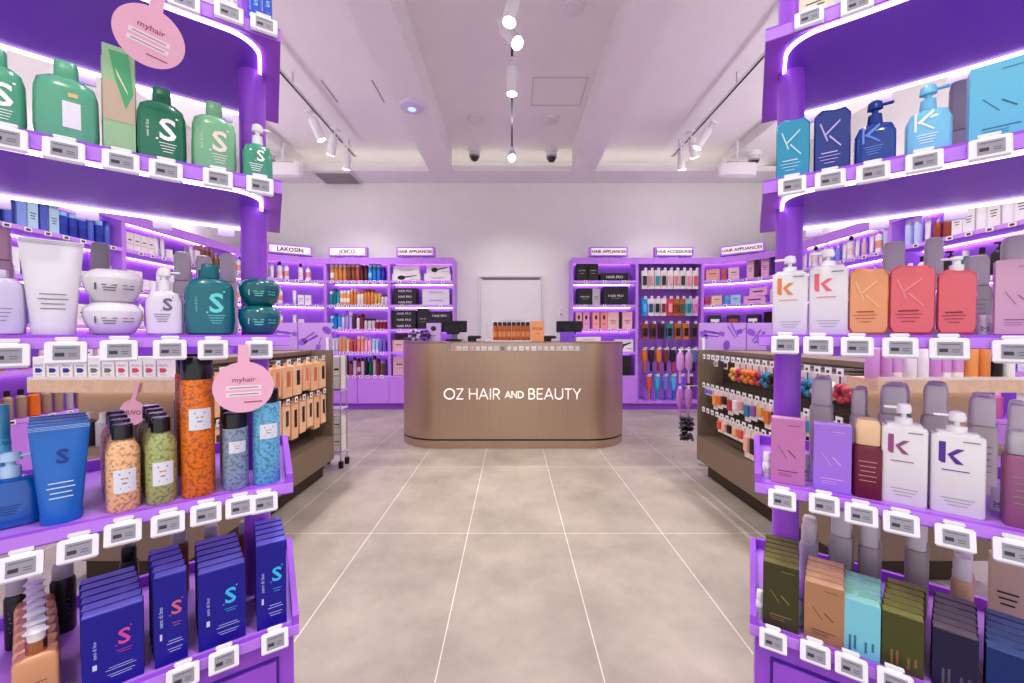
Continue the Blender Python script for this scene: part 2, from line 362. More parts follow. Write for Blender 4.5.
# small products -----------------------------------------------------
def p_bottle(w, h, col, cap, kind=0, band=None):
    r = w/2; c = M(col, .3); k = M(cap, .35)
    def fn():
        if kind == 0:   # straight bottle with cap
            b = MB().loft([(r*.9, r*.9, 0), (r, r, .004), (r, r, h*.72), (r*.55, r*.55, h*.79), (r*.5, r*.5, h*.8)], c, n=14)
            t = MB().loft([(r*.56, r*.56, h*.8), (r*.56, r*.56, h*.99), (r*.45, r*.45, h)], k, n=14)
        elif kind == 1:  # aerosol / tall cap
            b = MB().loft([(r*.95, r*.95, 0), (r, r, .004), (r, r, h*.78), (r*.9, r*.9, h*.8)], c, n=14)
            t = MB().loft([(r*.9, r*.9, h*.8), (r*.9, r*.9, h*.97), (r*.75, r*.75, h)], k, n=14)
        elif kind == 2:  # pump
            b = MB().loft([(r*.9, r*.7, 0), (r, r*.75, .005), (r, r*.75, h*.68), (r*.5, r*.5, h*.76)], c, n=14, e=3)
            t = MB().loft([(r*.4, r*.4, h*.76), (r*.4, r*.4, h*.84), (r*.14, r*.14, h*.85), (r*.14, r*.14, h*.94)], k, n=10).box((0, -r*.25, h*.965), (r*.5, r*1.1, h*.05), k, bev=.002)
        else:            # tube standing on its cap
            b = MB().loft([(r*.8, r*.62, h*.16), (r*.9, r*.6, h*.3), (r, r*.3, h*.8), (r*1.02, r*.06, h*.97), (r*1.02, r*.06, h)], c, n=14)
            t = MB().loft([(r*.78, r*.62, 0), (r*.82, r*.64, h*.16)], k, n=14)
        if band:
            bm = M(band, .4)
            if kind != 3: b.loft([(r*1.012, r*(1.012 if kind != 2 else .765), h*.2), (r*1.012, r*(1.012 if kind != 2 else .765), h*.48)], bm, n=14, e=(3 if kind == 2 else 2), cap=False)
        return [('body', b), ('cap' if kind != 2 else 'pump', t)]
    return proto(('b', round(w, 3), round(h, 3), col, cap, kind, band), ['bottle', 'spray_can', 'pump_bottle', 'tube'][kind], fn)
def p_carton(w, h, d, col, top=None, marks=None, rough=.4, name='carton'):
    def fn():
        b = MB().box((0, 0, h/2), (w, d, h), M(col, rough), bev=.0015)
        if top: b.box((0, 0, h+.0004), (w-.002, d-.002, .0008), M(top, rough))
        if marks: marks(b, w, h, -d/2-.0006)
        return [('carton', b)]
    return proto(('c', round(w, 3), round(h, 3), round(d, 3), col, top, getattr(marks, '__name__', None)), name, fn)
def p_jar(w, h, col, lid):
    r = w/2
    return proto(('j', w, h, col, lid), 'jar', lambda: [('jar_body', MB().loft([(r*.9, r*.9, 0), (r, r, .004), (r, r, h*.6)], M(col, .35), n=18)), ('lid', MB().loft([(r*1.03, r*1.03, h*.6), (r*1.03, r*1.03, h*.97), (r*.95, r*.95, h)], M(lid, .3), n=18))])
def m_lines(b, w, h, y):
    for k in range(3): b.rect(0, h*(.5-.08*k), w*(.6-.1*k), h*.025, y, DARK)
def m_white(b, w, h, y):
    b.text('HAIR PRO', w*.14, 0, h*.5, y, WHITE); b.rect(0, h*.36, w*.4, h*.02, y, GREY)
def m_black(b, w, h, y):
    b.rect(0, h*.6, w*.5, h*.06, y, DARK); b.rect(0, h*.4, w*.7, h*.03, y, GREY)
def m_brush(b, w, h, y):
    b.flat([(-.16*w+.14*w*math.cos(a), h*.45+.3*h*math.sin(a)) for a in [k*PI/6 for k in range(12)]], y, BLACK); b.flat([(-.05*w, h*.42), (.38*w, h*.7), (.39*w, h*.8), (-.06*w, h*.6)], y, BLACK); b.rect(.3*w, h*.25, w*.3, h*.06, y, GREY)
def m_dryer(b, w, h, y):
    b.rect(0, h*.62, w*.7, h*.22, y, WHITE); b.flat([(-.02*w, h*.12), (.12*w, h*.12), (.14*w, h*.55), (0, h*.55)], y, WHITE)
def m_dryerr(b, w, h, y):
    b.rect(0, h*.62, w*.7, h*.22, y, M('#c2454f')); b.flat([(-.02*w, h*.12), (.12*w, h*.12), (.14*w, h*.55), (0, h*.55)], y, M('#c2454f'))
def m_oval(b, w, h, y):
    b.flat([(.2*w*math.cos(a), h*.7+.14*h*math.sin(a)) for a in [k*PI/6 for k in range(12)]], y, DARK); b.rect(0, h*.3, w*.4, h*.03, y, DARK)
def m_iron(b, w, h, y):
    b.box((0, y-.001, h*.5), (w*.6, .002, h*.14), BLACK)
def nz(path, s, v):   # point on path at arclength s, inset v ; and rotation so local -y faces the room
    p, t = along(path, s); n = Vector((-t.y, t.x)); q = p+n*v
    return q, math.atan2(t.y, t.x)
SMTAG = proto('smtag', 'price_tag', lambda: [('tag', MB().box((0, 0, 0), (.052, .006, .036), WHITE, bev=.002).rect(0, 0, .03, .018, -.0036, M('#5b2430', .5)))])
SMTAGR = proto('smtagr', 'price_tag', lambda: [('tag', MB().box((0, 0, 0), (.05, .006, .048), WHITE, bev=.002).rect(0, 0, .022, .024, -.0036, DARK))])
def tags(path, z, n, where, grp, s0=.06, s1=None):
    L = plen(path); s1 = s1 or L-.06
    for i in range(n):
        s = s0+(s1-s0)*(i+.5)/n; q, r = nz(path, s, -.0045)
        place(SMTAGR, (q.x, q.y, z-.02), r, 'small white price tag, %s from left %s' % (od(i+1), where), 'price tag', grp)
def extent(pr, ax):
    vs = [v.co[ax] for _, me, _ in pr[1] for v in me.vertices]; return max(vs)-min(vs)
def row(path, z, items, where, grp, s0=.08, s1=None, v=.12, back=0):
    L = plen(path); s1 = s1 or L-.06; n = len(items); c = 0; pitch = (s1-s0)/n
    for i, it in enumerate(items):
        if it is None: continue
        c += 1; pr, desc, cat = it; s = s0+(s1-s0)*(i+.5)/n; k0 = min(1.04, .95*pitch/extent(pr, 0))
        for k in range(back+1):
            q, r = nz(path, s, v+max(.062, extent(pr, 1)*k0+.004)*k)
            if k and v+extent(pr, 1)*1.6 > DEP-.03: continue
            o = place(pr, (q.x, q.y, z+.0005), r, '%s%s, %s from left %s' % (['', 'rear '][k], desc, od(c), where), cat, grp)
            o.scale = (k0, k0, 1.14)
def B(col, cap, desc, w=.052, h=.2, kind=0, band=None): return (p_bottle(w, h, col, cap, kind, band), desc, ['bottle', 'spray can', 'pump bottle', 'tube'][kind])
# L2 bottle bay --------------------------------------------------------
w = lambda n: 'on %s shelf, back left bottle bay' % n
tall = dict(h=.25, w=.062, kind=1)
row(P_L2, 2.09, [B('#d9985f', '#f1e9e4', 'copper spray can', band='#f3eeee', **tall)]+[B('#d08a4e', '#efe6e0', 'copper spray can', **tall)]*3+[B('#8a4a36', '#e6bfa2', 'brown spray can', **tall)]*2+[B('#c2613f', '#ead9cf', 'russet spray can', **tall)]+[B('#63282a', '#3a2226', 'dark red bottle', h=.23)]*2+[B('#2fa3de', '#e9eef5', 'sky blue spray can', band='#8fd1f2', **tall)]+[B('#2b7fd0', '#d9e2ee', 'blue spray can', **tall)]*2+[B('#3c3fa8', '#3f46b0', 'indigo bottle', h=.21)], w('top'), 'bottles in the back left bottle bay', s0=.05, s1=.95, back=1, v=.08)
row(P_L2, 1.70, [B('#198a94', '#e9f0f0', 'teal bottle', kind=1, h=.2), B('#1d7f8a', '#1b6f78', 'teal bottle', h=.24, w=.07), B('#2c98a3', '#eceff0', 'teal tube', kind=3, h=.19)]+[B('#e7a15d', '#f4efe9', 'orange bottle', kind=1, h=.21, band='#f6efe6')]*3+[B('#d88b45', '#f0e2d4', 'orange bottle', h=.24, w=.06)]*2+[B('#f3ede6', '#d89659', 'white bottle with orange cap', h=.2)]*2+[B('#d1813c', '#874c24', 'amber bottle', kind=1, h=.23)]*3+[B('#caa54e', '#e7dcc0', 'yellow tube', kind=3, h=.17)]*2+[B('#e8e2da', '#7a3540', 'cream bottle', h=.15)]*2, w('second'), 'bottles in the back left bottle bay', s0=.04, s1=.99, back=1, v=.08)
row(P_L2, 1.31, [B('#2aa2dc', '#ffffff', 'blue spray can', kind=1, h=.19, band='#e9f2f8'), B('#1f7fd2', '#1a6cc0', 'bright blue bottle', h=.23, w=.08), B('#32b0e0', '#f0f4f7', 'cyan tube', kind=3, h=.2), B('#d7cdf2', '#b9a3e8', 'lilac bottle', h=.22), B('#b59be6', '#8d6ad6', 'violet bottle', h=.26, kind=2, w=.06), B('#c1a9ec', '#efe9fa', 'lilac spray can', kind=1, h=.25), B('#4b2a36', '#8d3a4c', 'plum bottle', h=.22), B('#efe7ea', '#7e3346', 'white bottle with plum cap', h=.2), B('#7d2434', '#5c1726', 'burgundy bottle', h=.22, w=.07)]+[B('#d9d2d4', '#3a2b30', 'silver bottle', h=.15, kind=1)]*3+[B('#8f2138', '#e8e0e2', 'crimson jar bottle', h=.13, w=.07)]*3, w('third'), 'bottles in the back left bottle bay', s0=.04, s1=.97, back=1, v=.08)
row(P_L2, .94, [B('#e9e6ea', '#cfd8ea', 'white tube', kind=3, h=.19), B('#dfe3ee', '#b9c3dc', 'pale grey tube', kind=3, h=.2)]+[B('#efae78', '#f7e6d8', 'peach bottle', h=.22, w=.06)]*2+[B('#f1c3a0', '#f4efe9', 'pale peach tube', kind=3, h=.19)]*1+[B('#cf5a5c', '#e88a80', 'coral bottle', h=.18)]*2+[B('#f09c92', '#f8d8d2', 'salmon bottle', h=.23, kind=1)]*2+[B('#f3b6c4', '#fbe5ea', 'pink pump bottle', h=.21, kind=2)]*2+[B('#b8cff3', '#e7effb', 'pale blue tube', kind=3, h=.19)]*2+[B('#8d79dc', '#a897e8', 'periwinkle bottle', h=.18)]*2, w('fourth'), 'bottles in the back left bottle bay', s0=.06, s1=.96, back=1, v=.08)
row(P_L2, ZCAB+.004, [B('#147a52', '#0e0e12', 'green and black spray can', kind=1, h=.25, band='#d9d9dd'), B('#17151a', '#09090b', 'black spray can', kind=1, h=.28), B('#a4533c', '#121014', 'rust and black spray can', kind=1, h=.2), B('#d8c9cc', '#100f12', 'silver and black spray can', kind=1, h=.26), B('#b32a3a', '#0e0d10', 'red and black spray can', kind=1, h=.24, band='#d9c9cc'), B('#d9cfd2', '#0f0e12', 'grey and black spray can', kind=1, h=.25), B('#121015', '#1b191f', 'black bottle', h=.26, w=.06), B('#0e6b4b', '#0d5a40', 'dark green bottle', h=.26, w=.07), B('#c9bcc0', '#0f0e10', 'silver spray can', kind=1, h=.28), B('#8a2430', '#100e12', 'wine and black spray can', kind=1, h=.24), B('#6f6648', '#c9bfa6', 'olive bottle', h=.21, w=.07), B('#4a4050', '#1c1a20', 'dark grey bottle', h=.22)], 'above cabinet, back left bottle bay', 'bottles in the back left bottle bay', s0=.2, s1=.98)
for z, n, nm in ((2.09, 8, 'top'), (1.70, 12, 'second'), (1.31, 9, 'third'), (.94, 9, 'fourth'), (.56, 8, 'lowest')):
    tags(P_L2, z, n, 'under %s shelf, bottle bay behind left gondola' % nm, 'price tags in the back left bottle bay')
# LA curved unit : white bottles
ww = lambda n: 'on %s shelf, back left curved unit' % n
WB = B('#f1efee', '#1b1a1e', 'white bottle with black cap', h=.24, w=.07, band='#f4d9cf'); WB2 = B('#f4f2f2', '#f2f0f0', 'white pump bottle', h=.25, w=.065, kind=2, band='#f0a58a')
WT = B('#efedf0', '#dedbe0', 'white tube', h=.2, w=.05, kind=3)
for z, lst, nm in ((2.09, [WT, WB2, WB, WB, WB2, WB, WT, WB, WB2, None, WB, WB2, None], 'top'), (1.70, [WT, WB2, WT, WB, WT, WB, WB, WB2, None, WT, (p_carton(.1, .14, .07, '#efecee', marks=m_black), 'white printed carton', 'carton'), (p_carton(.1, .14, .07, '#efecee', marks=m_black), 'white printed carton', 'carton'), None], 'second'),
                   (1.31, [WT, WB, WB2, WT, WB, WT, WB, WB2, None, WT, (p_carton(.14, .14, .07, '#e9e2e6', marks=m_black), 'pale printed carton', 'carton'), None, None], 'third')):
    row(P_LA, z, lst, ww(nm), 'bottles in the back left corner unit', s0=.06, s1=1.25, back=1, v=.08)
    tags(P_LA, z, 9, 'under %s shelf, curved corner unit at back left' % nm, 'price tags in the back left corner unit')
# L1 appliance bay
def boxes(path, spec, bay, grp):
    for i, (s, z, w_, h_, d_, col, mk, desc) in enumerate(spec):
        q, r = nz(path, s, .05+d_/2)
        place(p_carton(w_, h_, d_, col, marks=mk, name='appliance_box'), (q.x, q.y, z), r, desc+' '+bay, 'box', grp)
SX = lambda px, X0: at_y(px, 300, YF).x-X0
la = 'bay left of back door'; g = 'appliance boxes in the back left bay'
boxes(P_L1, [(.265, 2.092, .46, .12, .24, '#ece6ea', m_brush, 'white brush box, lower left on top shelf,'), (.27, 2.213, .42, .12, .2, '#ece6ea', m_lines, 'white box stacked upper left on top shelf,'),
 (.78, 2.092, .44, .12, .24, '#eae4e9', m_lines, 'white box, lower right on top shelf,'), (.79, 2.213, .38, .13, .2, '#eae4e9', m_brush, 'white brush box, upper right on top shelf,'),
 (.25, 1.702, .36, .09, .2, '#241d22', m_white, 'bottom flat black box of second shelf stack,'), (.25, 1.793, .36, .09, .2, '#241d22', m_white, 'middle flat black box of second shelf stack,'), (.25, 1.884, .36, .09, .2, '#241d22', m_white, 'top flat black box of second shelf stack,'),
 (.75, 1.702, .44, .13, .2, '#d9d2e0', m_black, 'lower pale box on second shelf,'), (.75, 1.833, .44, .13, .2, '#ddd6e2', m_black, 'upper pale box on second shelf,'),
 (.23, 1.312, .38, .1, .2, '#241d22', m_white, 'bottom black box of third shelf stack,'), (.23, 1.413, .38, .1, .2, '#241d22', m_white, 'middle black box of third shelf stack,'), (.23, 1.514, .38, .1, .2, '#241d22', m_white, 'top black box of third shelf stack,'),
 (.54, 1.312, .17, .33, .16, '#261e24', m_white, 'upright narrow black box on third shelf,'), (.81, 1.312, .38, .15, .2, '#2a2140', m_white, 'lower navy box at right of third shelf,'), (.81, 1.463, .38, .13, .2, '#241f2a', m_white, 'upper black box at right of third shelf,'),
 (.14, .942, .2, .19, .16, '#e7b9c6', m_black, 'pink box on fourth shelf,'), (.2, 1.133, .24, .11, .14, '#2b2026', m_brush, 'small dark box stacked on pink box,'), (.15, .556, .2, .3, .16, '#dfb3c4', m_black, 'tall pink box on the cabinet top,')], la, g)
for z, n, nm in ((2.09, 4, 'top'), (1.70, 3, 'second'), (1.31, 4, 'third')): tags(P_L1, z, n, 'under %s shelf, bay left of back door' % nm, 'price tags in the bay left of the door')
# R1
ra = 'bay right of back door'; g = 'appliance boxes in the back right bay'
boxes(P_R1, [(.17, 2.092, .17, .34, .14, '#1b1719', m_white, 'left upright black box on top shelf,'), (.35, 2.092, .16, .34, .14, '#1b1719', m_white, 'right upright black box on top shelf,'), (.7, 2.092, .44, .13, .24, '#17141a', m_white, 'flat black box on top shelf,'),
 (.22, 1.702, .24, .27, .16, '#181519', m_white, 'square black box on second shelf,'), (.4, 1.702, .12, .27, .16, '#b9b3b6', m_lines, 'narrow grey box on second shelf,'), (.72, 1.702, .4, .3, .16, '#17141a', m_white, 'large black box on second shelf,'),
 (.12, 1.312, .1, .27, .12, '#e8b4b4', m_oval, 'first pink box from left on third shelf,'), (.24, 1.312, .1, .27, .12, '#e3a9bd', m_oval, 'second pink box from left on third shelf,'), (.4, 1.312, .11, .27, .12, '#f0a9a4', m_oval, 'third pink box from left on third shelf,'), (.53, 1.312, .11, .27, .12, '#ee9a94', m_oval, 'fourth pink box from left on third shelf,'),
 (.68, 1.312, .18, .28, .12, '#e8c1bd', m_lines, 'wide pale pink box on third shelf,'), (.8, 1.312, .04, .28, .12, '#3d2b22', m_lines, 'thin floral box on third shelf,'), (.91, 1.312, .16, .28, .12, '#ecb9c2', m_lines, 'wide rose box on third shelf,'),
 (.86, .942, .3, .2, .1, '#ecebe4', m_brush, 'white box with black print on fourth shelf,'), (.86, .556, .24, .16, .14, '#211c1b', m_lines, 'lower black and gold box above cabinet,'), (.86, .717, .24, .16, .14, '#2a221c', m_lines, 'upper black and gold box above cabinet,')], ra, g)
for z, n, nm in ((2.09, 3, 'top'), (1.70, 3, 'second'), (1.31, 6, 'third'), (.94, 2, 'fourth')): tags(P_R1, z, n, 'under %s shelf, bay right of back door' % nm, 'price tags in the bay right of the door')
# RA curved unit
rr = 'curved corner unit at back right'; g = 'goods in the back right corner unit'
def cbox(s, z, w_, h_, col, mk, desc): boxes(P_RA, [(s, z, w_, h_, .1, col, mk, desc)], rr, g)
for a in ((.16, 2.092, .2, .19, '#e3a294', m_black, 'coral printed box on top shelf,'), (.31, 2.092, .06, .19, '#d0563f', m_lines, 'narrow red box on top shelf,'), (.45, 2.092, .15, .2, '#e5c1cb', m_black, 'rose printed box on top shelf,'), (.66, 2.092, .1, .33, '#e9b9cc', m_lines, 'left tall pink box on top shelf,'), (.75, 2.092, .05, .33, '#4a1e34', m_lines, 'narrow maroon box on top shelf,'), (.86, 2.092, .11, .33, '#e3a9d0', m_lines, 'right tall pink box on top shelf,'), (1.0, 2.092, .13, .34, '#3a2470', m_lines, 'tall dark purple box on top shelf,'),
          (.1, 1.702, .09, .12, '#c4485c', m_lines, 'small red box on second shelf,'), (.22, 1.702, .15, .15, '#e9cba5', m_black, 'beige printed box on second shelf,'), (.36, 1.702, .06, .14, '#39b6c9', m_lines, 'small cyan box on second shelf,'), (.47, 1.702, .14, .15, '#a9d3ef', m_black, 'pale blue printed box on second shelf,'), (.72, 1.702, .3, .12, '#eab0d8', m_iron, 'lower long pink box on second shelf,'), (.76, 1.823, .26, .12, '#e9b6df', m_iron, 'upper long pink box on second shelf,'), (.98, 1.702, .1, .2, '#d9d3e6', m_lines, 'pale box at right end of second shelf,'),
          (.2, 1.312, .18, .22, '#2c252c', m_dryer, 'dark box with white hair dryer picture,'), (.45, 1.312, .18, .22, '#2c252c', m_dryerr, 'dark box with red hair dryer picture,'), (.7, 1.312, .18, .22, '#30283c', m_dryer, 'dark box with lilac hair dryer picture,'), (.92, 1.312, .17, .25, '#1d1a16', m_lines, 'tall black box on third shelf,')): cbox(*a)
for z, n, nm in ((2.09, 5, 'top'), (1.70, 6, 'second')): tags(P_RA, z, n, 'under %s shelf, curved corner unit at back right' % nm, 'price tags in the back right corner unit')
# left wall straight units
Lw = lambda n, u: 'on %s shelf, left wall %s unit' % (n, u)
LB = (p_carton(.075, .24, .05, '#bfe1f2', marks=m_lines), 'pale blue carton', 'carton'); DB = B('#5a6fce', '#3f57c2', 'blue spray can', kind=1, h=.21, w=.055); DC = B('#2f49b8', '#9fd3f0', 'dark blue can', kind=1, h=.2, w=.085, band='#263a9e')
gL = 'products on the left wall shelves'
row(P_LW1, 2.09, [LB, (p_carton(.045, .23, .05, '#3350b5'), 'narrow blue carton', 'carton'), LB, DB, DB, (p_carton(.06, .24, .05, '#8fa9e6'), 'periwinkle carton', 'carton'), LB, (p_carton(.05, .22, .05, '#5b6cc9'), 'blue carton', 'carton'), LB, DC, DC, DC, DB, DC, DB], Lw('top', 'middle'), gL, s0=.3, back=1, v=.08)
WJ = (p_jar(.085, .1, '#efeeee', '#f4f3f3'), 'white jar', 'jar'); WJB = (p_jar(.085, .1, '#f0efef', '#15304f'), 'white jar with navy lid', 'jar')
CS = (p_carton(.1, .17, .06, '#f2e9e6', marks=m_black), 'white printed carton', 'carton')
COP = B('#8b5a44', '#d9a98c', 'copper bottle', h=.24, w=.05, kind=1); GLD = B('#8a6a3a', '#e8d9c8', 'gold bottle', h=.2, w=.06, kind=2)
row(P_LW2, 2.09, [CS, CS, CS, CS, WT, WT, WJ, WJB, WJB, WJB, WT, CS, COP, COP, COP, GLD, GLD], Lw('top', 'far'), gL, back=1, v=.08)
row(P_LW2, 1.70, [CS, CS, WJ, WJ, WT, WT, WB, WB, WJB, WJ, WT, COP, GLD, B('#c7503c', '#e9c2b0', 'red bottle', h=.2), WB, WB2], Lw('second', 'far'), gL, v=.08)
CYB = B('#a6dfee', '#eef6fa', 'pale cyan bottle', h=.22, w=.07)
row(P_LW1, 1.70, [CYB, CYB, B('#c78f9a', '#e9c9cf', 'rose bottle', h=.24, w=.07), CYB, WT, WB, WB2, WT, WB, WJ, WJ, CYB, WB], Lw('second', 'middle'), gL, v=.08, s0=.3)
row(P_LW2, 1.31, [WB, WB2, WT, WT, WJ, WB, CS, CS, WB2, WT, WT, WB, CS], Lw('third', 'far'), gL, v=.08)
row(P_LW1, 1.31, [WB, CYB, WT, WT, CYB, WB, CS, CS, WB2, WT], Lw('third', 'middle'), gL, v=.08, s0=.3)
OR = B('#e0701e', '#141215', 'orange bottle with black cap', h=.2, w=.07); TN = B('#a58c74', '#141215', 'tan bottle with black cap', h=.2, w=.06)
row(P_LW1, ZCAB+.004, [TN, OR, TN, TN, OR, TN, TN, B('#b8b0b4', '#26242a', 'silver bottle', h=.2), TN, B('#b8b0b4', '#26242a', 'silver bottle', h=.2), OR, TN], Lw('lowest', 'middle'), gL, v=.08, s0=.4)
cy = (p_carton(.28, .09, .1, '#35d6ee', marks=m_black), 'bright cyan flat box', 'box')
row(P_LW1, .94, [None, cy, cy, TN, TN, WB, TN, CS, CS], Lw('fourth', 'middle'), gL, v=.12)
for P, u in ((P_LW1, 'middle'), (P_LW2, 'far')):
    for z, nm in ((2.09, 'top'), (1.70, 'second'), (.56, 'lowest')): 
        L = plen(P); n = 10
        for i in range(n):
            q, r = nz(P, .1+(L-.15)*(i+.5)/n, -.008); place(SMTAG, (q.x, q.y, z-.02), r, 'white price tag, %s along under %s shelf of left wall %s unit' % (od(i+1), nm, u), 'price tag', 'price tags on the left wall shelves')
# right wall
Rw = lambda n, u: 'on %s shelf, right wall %s unit' % (n, u)
gR = 'products on the right wall shelves'
BW = B('#f3f1f4', '#ece9ee', 'large white bottle', h=.25, w=.1, kind=0, band='#f7f5f7'); BC = (p_carton(.11, .25, .07, '#f2f0f2', marks=m_lines), 'tall white carton', 'carton')
AM = B('#a3492a', '#f1ece9', 'amber pump bottle', h=.2, w=.06, kind=2); PB = B('#c6d6f4', '#eef2fb', 'pale blue bottle', h=.24, w=.06, kind=1); DV = B('#8d9fe6', '#dfe5f8', 'periwinkle bottle', h=.19, w=.05)
row(P_RW2, 2.09, [PB, PB, WT, AM, AM, BC, BC, BW, BC, BW, BC, BW, BC, BW], Rw('top', 'middle'), gR, v=.08, s1=1.3, back=0)
row(P_RW1, 2.09, [WT, WB, WT, WT, WB, WT, WB2, DV, DV, WT, WB, WT, B('#e8c6d6', '#f4e8ee', 'pale pink bottle', h=.19, w=.05), WT, WB2, PB], Rw('top', 'far'), gR, v=.08, back=0)
BK = B('#201e22', '#0e0d10', 'black bottle', h=.24, w=.09, kind=2); GN = B('#187a66', '#dfe6e2', 'green bottle', h=.22, w=.07)
row(P_RW2, 1.70, [WT, WB, BK, BK, GN, B('#7b5b2e', '#131114', 'amber bottle with black cap', h=.22, w=.06), BK, GN, WB, BW, BW, CYB], Rw('second', 'middle'), gR, v=.08)
row(P_RW1, 1.70, [WT, WB, WB2, DV, WT, WB, WT, DV, WB, WT, WB2, WT], Rw('second', 'far'), gR, v=.08)
PKB = B('#d978a8', '#f4d6e4', 'pink bottle', h=.2, w=.06); LL = B('#b48ae0', '#e8dcf7', 'lilac bottle', h=.2, w=.06)
row(P_RW2, 1.31, [WB, GN, WT, B('#c8362f', '#f0e6e4', 'red bottle', h=.16), WB, BW, WT, GN, WB, BW], Rw('third', 'middle'), gR, v=.08)
row(P_RW2, .94, [WB, LL, WT, LL, WB2, CYB, WT, WB, BC, PKB], Rw('fourth', 'middle'), gR, v=.08)
row(P_RW2, ZCAB+.004, [PKB, LL, CYB, WB, LL, PKB, WT, WB, CYB, LL], Rw('lowest', 'middle'), gR, v=.08)
for P, u in ((P_RW1, 'far'), (P_RW2, 'middle')):
    for z, nm in ((2.09, 'top'), (1.70, 'second'), (.94, 'fourth')):
        L = plen(P); n = 10
        for i in range(n):
            q, r = nz(P, .06+(L-.12)*(i+.5)/n, -.008); place(SMTAG, (q.x, q.y, z-.02), r, 'white price tag, %s along under %s shelf of right wall %s unit' % (od(i+1), nm, u), 'price tag', 'price tags on the right wall shelves')
# signs on top ----------------------------------------------------------
def sign(path, s, txt, label, w_=.62):
    q, r = nz(path, s, .04); h_ = .15
    t = tag(link('light_box_sign', None, loc=(q.x, q.y, ZTOP), rz=r), label, 'sign', 'light box signs on the shelving')
    part('frame', MB().box((0, .04, .03+h_/2), (w_, .1, h_), PUR), t, smooth=False)
    part('light_panel', MB().box((0, -.0115, .03+h_/2), (w_-.06, .005, h_-.045), M('#fff4f8', .5, emit=.22)), t)
    part('lettering', MB().text(txt, .068 if len(txt) > 8 else .09, 0, .03+h_/2, -.018, M('#0c080a', .9)), t)
    for x in (-.16, .16): part('foot', MB().box((x, .03, .0155), (.12, .05, .03), PURD), t)
sign(P_LA, .88, 'LAKOSIN', 'slanted white light box sign over the back left corner unit'); sign(P_L2, at_y(347, 300, YF).x+3.02, 'JOICO', 'short-worded white light box sign above the bottle bay')
sign(P_L1, at_y(415, 300, YF).x+1.99, 'HAIR APPLIANCES', 'white light box sign above appliance bay left of door'); sign(P_R1, at_y(609, 300, YF).x-.97, 'HAIR APPLIANCES', 'white light box sign above box bay right of door')
sign(P_R2, at_y(675, 300, YF).x-2.02, 'HAIR ACCESSORIES', 'white light box sign above the hanging accessories bay'); sign(P_RA, .55, 'HAIR APPLIANCES', 'slanted white light box sign over the back right corner unit')

# hanging packs -------------------------------------------------------
def p_pack(w_, h_, card, col, kind, d=.02):
    def fn():
        cm, km = M(card, .45), M(col, .4)
        if kind == 'box':
            b = MB().box((0, 0, -h_/2-.02), (w_, d*1.6, h_), cm, bev=.002).box((0, 0, -.008), (w_*.35, .002, .03), cm)
            b.rect(w_*.12, -h_*.5, w_*.4, h_*.5, -d*.8-.001, km).rect(-w_*.3, -h_*.45, w_*.12, h_*.5, -d*.8-.001, M('#e9d2b8'))
            return [('carton', b)]
        if kind == 'card':
            return [('card', MB().box((0, 0, -h_/2), (w_, .003, h_), cm)), ('contents', MB().box((0, -.01, -h_*.55), (w_*.7, .016, h_*.5), km, bev=.005))]
        if kind == 'brush':
            return [('brush_head', MB().loft([(w_*.25, .01, -h_*.6), (w_*.45, .02, -h_*.5), (w_*.45, .02, -h_*.15), (w_*.3, .012, -h_*.04)], km, n=14)), ('handle', MB().loft([(w_*.12, .01, -h_), (w_*.16, .012, -h_*.9), (w_*.1, .009, -h_*.6)], cm, n=10)), ('hang_tab', MB().box((0, 0, -.012), (w_*.3, .003, .05), WHITE))]
        if kind == 'scrunchie':
            b = MB()
            for k in range(9):
                a = 2*PI*k/9; b.loft([(.006, .006, -.018), (.019, .019, -.008), (.02, .02, .006), (.008, .008, .018)], km, n=8, c=(.034*math.cos(a), .006*(-1)**k-.014, -h_*.62+.034*math.sin(a)))
            return [('card', MB().box((0, .004, -h_*.35), (w_, .002, h_*.7), cm)), ('ruffles', b)]
    nm = {'box': 'hanging_carton', 'card': 'hanging_pack', 'brush': 'hair_brush', 'scrunchie': 'scrunchie_pack'}[kind]
    return proto(('pk', w_, h_, card, col, kind), nm, fn)
HOOK = proto('hook', 'display_hook', lambda: [('wire', MB().rod((0, 0, 0), (0, -.17, 0), .0025, CHROME).rod((0, 0, .02), (0, -.175, .02), .002, CHROME)), ('price_flag', MB().box((0, -.178, .008), (.042, .003, .04), WHITE).rect(0, .006, .018, .014, -.1802, M('#3c3036')))])
g = 'packs hanging in the accessories bay'
bars = [(2.265, 9, 'top'), (1.81, 9, 'second'), (1.41, 7, 'third'), (.99, 8, 'fourth'), (.56, 6, 'lowest')]
